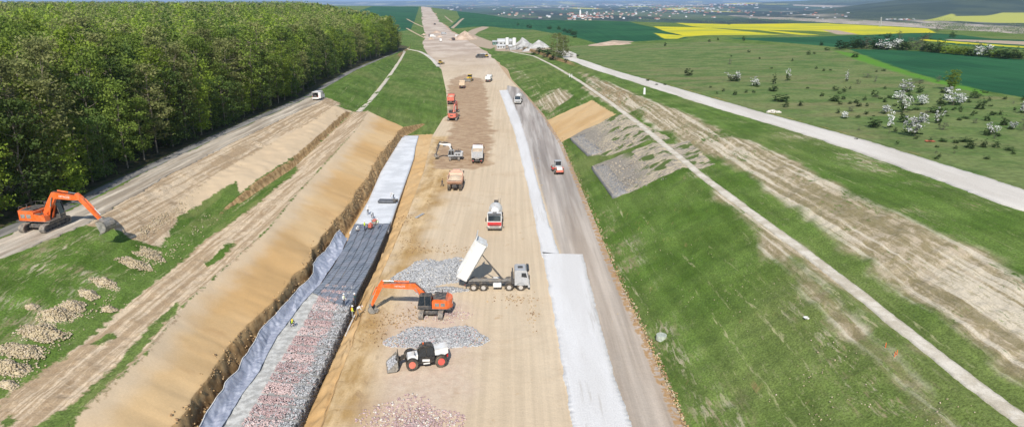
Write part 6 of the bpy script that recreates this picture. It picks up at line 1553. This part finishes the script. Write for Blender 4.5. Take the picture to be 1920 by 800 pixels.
def skinned(name, pts, edges, mats, parent, matf, sub=1):
    me = bpy.data.meshes.new(name); me.from_pydata([p[0] for p in pts], edges, []); o = bpy.data.objects.new(name, me); COL.objects.link(o)
    m = o.modifiers.new('s', 'SKIN'); m.use_smooth_shade = True
    for i, p in enumerate(pts): v = me.skin_vertices[0].data[i]; v.radius = p[1]; v.use_root = (i == 0)
    ss = o.modifiers.new('u', 'SUBSURF'); ss.levels = sub; ss.render_levels = sub
    bpy.context.view_layer.update(); dg = bpy.context.evaluated_depsgraph_get(); nm = bpy.data.meshes.new_from_object(o.evaluated_get(dg)); o.modifiers.clear(); o.data = nm; nm.name = name
    nm.materials.clear(); [nm.materials.append(m_) for m_ in mats]
    for f in nm.polygons: f.material_index = matf(f.center); f.use_smooth = True
    o.parent = parent; return o
def person(loc, rz, kind, label, vest, trs, hel, sleeve=None, prop=None):
    root = empty('person', loc, rz, label, 'person'); J = pose(kind); V = Vector
    P = []; E = []
    def add(p, r, par=None): P.append((tuple(p), (r, r) if isinstance(r, float) else r)); (E.append((par, len(P)-1)) if par is not None else None); return len(P)-1
    pel, che, nec, hed = V(J['pel']), V(J['che']), V(J['nec']), V(J['hed']); ax = (che-pel).normalized()
    i0 = add(pel, (.13, .16)); i1 = add(pel.lerp(che, .5), (.11, .14), i0); i2 = add(che, (.12, .16), i1); i3 = add(nec, .055, i2); hd = (hed-nec).normalized(); i4 = add(nec.lerp(hed, .55), .07, i3); i5 = add(hed, (.085, .078), i4); i6 = add(hed+hd*.09, .06, i5)
    fw = V((hd.z, 0, -hd.x)) if abs(hd.z) > .2 else V((.6, 0, -.8)); add(hed+fw*.115-hd*.01, .014, i5)
    bones = []
    for s_, k in ((1, 0), (-1, 1)):
        hip = pel+V((0, s_*.095, -.06)); kn = V(J['kn'][k]); an = V(J['an'][k]); a = add(hip, .088, i0); b = add(kn, .062, a); c = add(an, .045, b); d = add(an+V((.15, 0, -.045)), .04, c)
        sh = che+V((0, s_*.19, .02)); el = V(J['el'][k]); wr = V(J['wr'][k]); a = add(sh, .06, i2); b = add(el, .045, a); c = add(wr, .032, b); dr = (wr-el).normalized(); hnd = wr+dr*.07; c2 = add(hnd, (.034, .022), c)
        sd_ = V((0, -s_, 0)); pn = dr.cross(sd_).normalized()
        for q_ in range(4):
            off = pn*(.024-.016*q_); b0 = add(hnd+off+dr*.045, .0095, c2); add(hnd+off*1.15+dr*(.075+.012*(q_ in (1, 2)))+sd_*.018, .008, b0)
        add(wr+dr*.055+pn*.05, .011, c2)
    hands = [V(J['wr'][k])+(V(J['wr'][k])-V(J['el'][k])).normalized()*.09 for k in (0, 1)]; ank = [V(a) for a in J['an']]
    def mf(c):
        c = V(c)
        if (c-hed).length < .15 or (c-nec).length < .06: return 0
        if min((c-q_).length for q_ in hands) < .115: return 0
        if min((c-a-V((.06, 0, -.03))).length for a in ank) < .14: return 3
        leg = min([(c-(pel.lerp(V(J['kn'][k]), t_))).length for k in (0, 1) for t_ in (.1, .35, .6, .9)]+[(c-V(J['kn'][k]).lerp(ank[k], t_)).length for k in (0, 1) for t_ in (0, .3, .6, .9)])
        top_ = min((c-q_).length for q_ in [che, pel.lerp(che, .55)]+[V(J['el'][k]) for k in (0, 1)]+[(che+V((0, s_*.19, .02))).lerp(V(J['el'][k]), .5) for s_, k in ((1, 0), (-1, 1))]+[V(J['el'][k]).lerp(V(J['wr'][k]), .5) for k in (0, 1)])
        return 1 if leg < top_ else 2
    skinned('body', P, E, [SK, trs, sleeve or CL_b, BOOT], root, mf)
    vp = [(tuple(pel+ax*.06), (.145, .175)), (tuple(pel.lerp(che, .5)), (.135, .165)), (tuple(che), (.145, .18)), (tuple(che+ax*.07), (.10, .13))]
    skinned('vest', vp, [(0, 1), (1, 2), (2, 3)], [vest], root, lambda c: 0)
    q = MB(); q.lathe([(0, .125), (.03, .12), (.09, .09), (.125, .035)], axis='z', n=16); q.box((.10, 0, .005), (.12, .16, .015), bev=.004)
    hl = q.build('helmet' if hel is not HAIR else 'hair', hel, root, True); hl.matrix_local = Matrix.Translation(hed+hd*.045) @ hd.to_track_quat('Z', 'X').to_matrix().to_4x4()
    hl.rotation_euler = (0, math.atan2(hd.x, hd.z), 0); hl.location = hed+hd*.045
    return root
def stand(px, py, z): p = U(px, py, z); return (p[0], p[1], z)
person(stand(548, 611, .12), R(-60), 'crouch', 'crouching worker in a yellow vest alone on the pale gravel beside the fabric sheet', HV_y, CL_b, HELY)
person(stand(645, 573, .36), R(-20), 'stand', 'worker in a pale yellow vest standing on the stones left of the others', simple('hivis_pale', (.75, .85, .45), .7, .1), CL_b, HELW, CL_w)
person(stand(667, 572, .34), R(200), 'stand', 'worker in dark green clothes and white helmet at the corner of the stone bed', simple('green_jacket', (.05, .13, .09), .8), CL_b, HELW)
person(stand(661, 596, -.1), R(30), 'stand', 'worker in an orange vest and grey trousers nearest the viewer by the bucket', HV_o, CL_g, HELW, HV_y)
person(stand(671, 590, -.1), R(20), 'bend', 'worker in a white vest bending over beside the excavator bucket', CL_w, CL_g, HELW, CL_w)
person(stand(684, 432, .3), R(-10), 'stand', 'worker in a yellow vest left of the red compactor on the geogrid', HV_y, CL_b, HELW, HV_y)
person(stand(709, 428, .3), R(190), 'stand', 'worker in a yellow vest right of the red compactor on the geogrid', HV_y, CL_g, HELW, CL_w)
person(stand(699, 409, .1), R(-90), 'bend', 'worker in dark clothes bending on the pale slab behind the red compactor', CL_b, CL_b, HELW)
person(stand(690, 402, .1), R(-60), 'stand', 'worker in a white shirt on the pale slab, farthest of the compactor group', CL_w, CL_b, HELW, CL_w)
person(stand(669, 434, .25), R(-30), 'crouch', 'worker in white crouching at the left edge of the geogrid', CL_w, CL_g, HELW, CL_w)
person(stand(738, 372, .1), R(200), 'bend', 'worker in a white shirt bending over the dark fabric bundle', CL_w, CL_b, HELW, CL_w)
person(stand(829, 350, .02), R(0), 'walk', 'man in dark clothes walking left of the dusty orange dump truck', CL_b, CL_b, HAIR)
# red plate compactor
p = U(695, 428, .28); root = empty('plate_compactor', (p[0], p[1], .3), R(75), 'red walk behind compactor between the two workers in yellow vests', 'compactor')
MB().prism([(-.5, .0), (-.65, .15), (.65, .15), (.5, .0)], -.35, .35).build('plate', K_dk, root); MB().box((0, 0, .5), (.95, .6, .6), bev=.08).box((-.15, 0, .88), (.5, .4, .2)).build('engine_housing', K_pk, root); MB().path([(-.4, .2, .6), (-1.1, .2, 1.1), (-1.1, -.2, 1.1), (-.4, -.2, .6)], .03).build('handle', K_bk, root); MB().box((.1, .0, .95), (.25, .25, .2)).build('fuel_tank', K_pk, root)
p = U(703, 418, .3); root = empty('drum_compactor', (p[0], p[1]-.3, .25), R(85), 'small red drum compactor beside the plate compactor', 'compactor')
for x in (-.45, .45): MB().cyl((x, 0, .3), .3, .8, 'y', 20).build('drum', K_st, root, True)
MB().box((0, 0, .65), (1.0, .7, .4), bev=.08).build('engine_housing', K_pk, root); MB().path([(-.5, .25, .7), (-1.2, .25, 1.1), (-1.2, -.25, 1.1), (-.5, -.25, .7)], .03).build('handle', K_bk, root)
# ------------------------------------------------------------------ light, sky, haze
SUN_EL, SUN_AZ = R(42), R(3)      # shadows run away from the camera, a little to the right
sd = bpy.data.lights.new('sun', 'SUN'); sd.energy = 4.2; sd.angle = R(.55); sd.color = (1, .955, .88)
so = bpy.data.objects.new('sun', sd); COL.objects.link(so)
dirv = Vector((math.sin(SUN_AZ)*math.cos(SUN_EL), math.cos(SUN_AZ)*math.cos(SUN_EL), -math.sin(SUN_EL)))
so.rotation_euler = dirv.to_track_quat('-Z', 'Y').to_euler(); so.location = (0, -50, 120)
wd = bpy.data.worlds.new('World'); SC.world = wd; wd.use_nodes = True; nt = wd.node_tree
sk = nt.nodes.new('ShaderNodeTexSky'); sk.sky_type = 'NISHITA'; sk.sun_disc = False; sk.sun_elevation = SUN_EL; sk.sun_rotation = SUN_AZ+math.pi
sk.air_density = 1.0; sk.dust_density = .6; sk.ozone_density = 1.5
nt.links.new(sk.outputs[0], nt.nodes['Background'].inputs[0]); nt.nodes['Background'].inputs[1].default_value = .11
hm = bpy.data.materials.new('haze_air'); hm.use_nodes = True; n_ = hm.node_tree.nodes; n_.remove(n_['Principled BSDF'])
pv = n_.new('ShaderNodeVolumePrincipled'); pv.inputs['Color'].default_value = (.50, .70, 1.0, 1); pv.inputs['Density'].default_value = HAZE; pv.inputs['Anisotropy'].default_value = 0.0
hm.node_tree.links.new(pv.outputs[0], n_['Material Output'].inputs['Volume'])
def boxmesh(name, lo, hi, mat):
    V = [(x, y, z) for z in (lo[2], hi[2]) for y in (lo[1], hi[1]) for x in (lo[0], hi[0])]
    return mesh_np(name, V, [(0, 2, 3, 1), (4, 5, 7, 6), (0, 1, 5, 4), (2, 6, 7, 3), (0, 4, 6, 2), (1, 3, 7, 5)], mat)
if HAZE > 0:
    hz = boxmesh('haze', (-68000, -400, -140), (80000, 62000, 420), hm); tag(hz, kind='stuff')
SC.view_settings.view_transform = 'Standard'; SC.view_settings.look = 'None'; SC.view_settings.exposure = EXPO; SC.view_settings.gamma = 1
SC.cycles.volume_bounces = 0; SC.cycles.max_bounces = 5; SC.cycles.diffuse_bounces = 3; SC.cycles.transparent_max_bounces = 8
SC.cycles.use_denoising = True
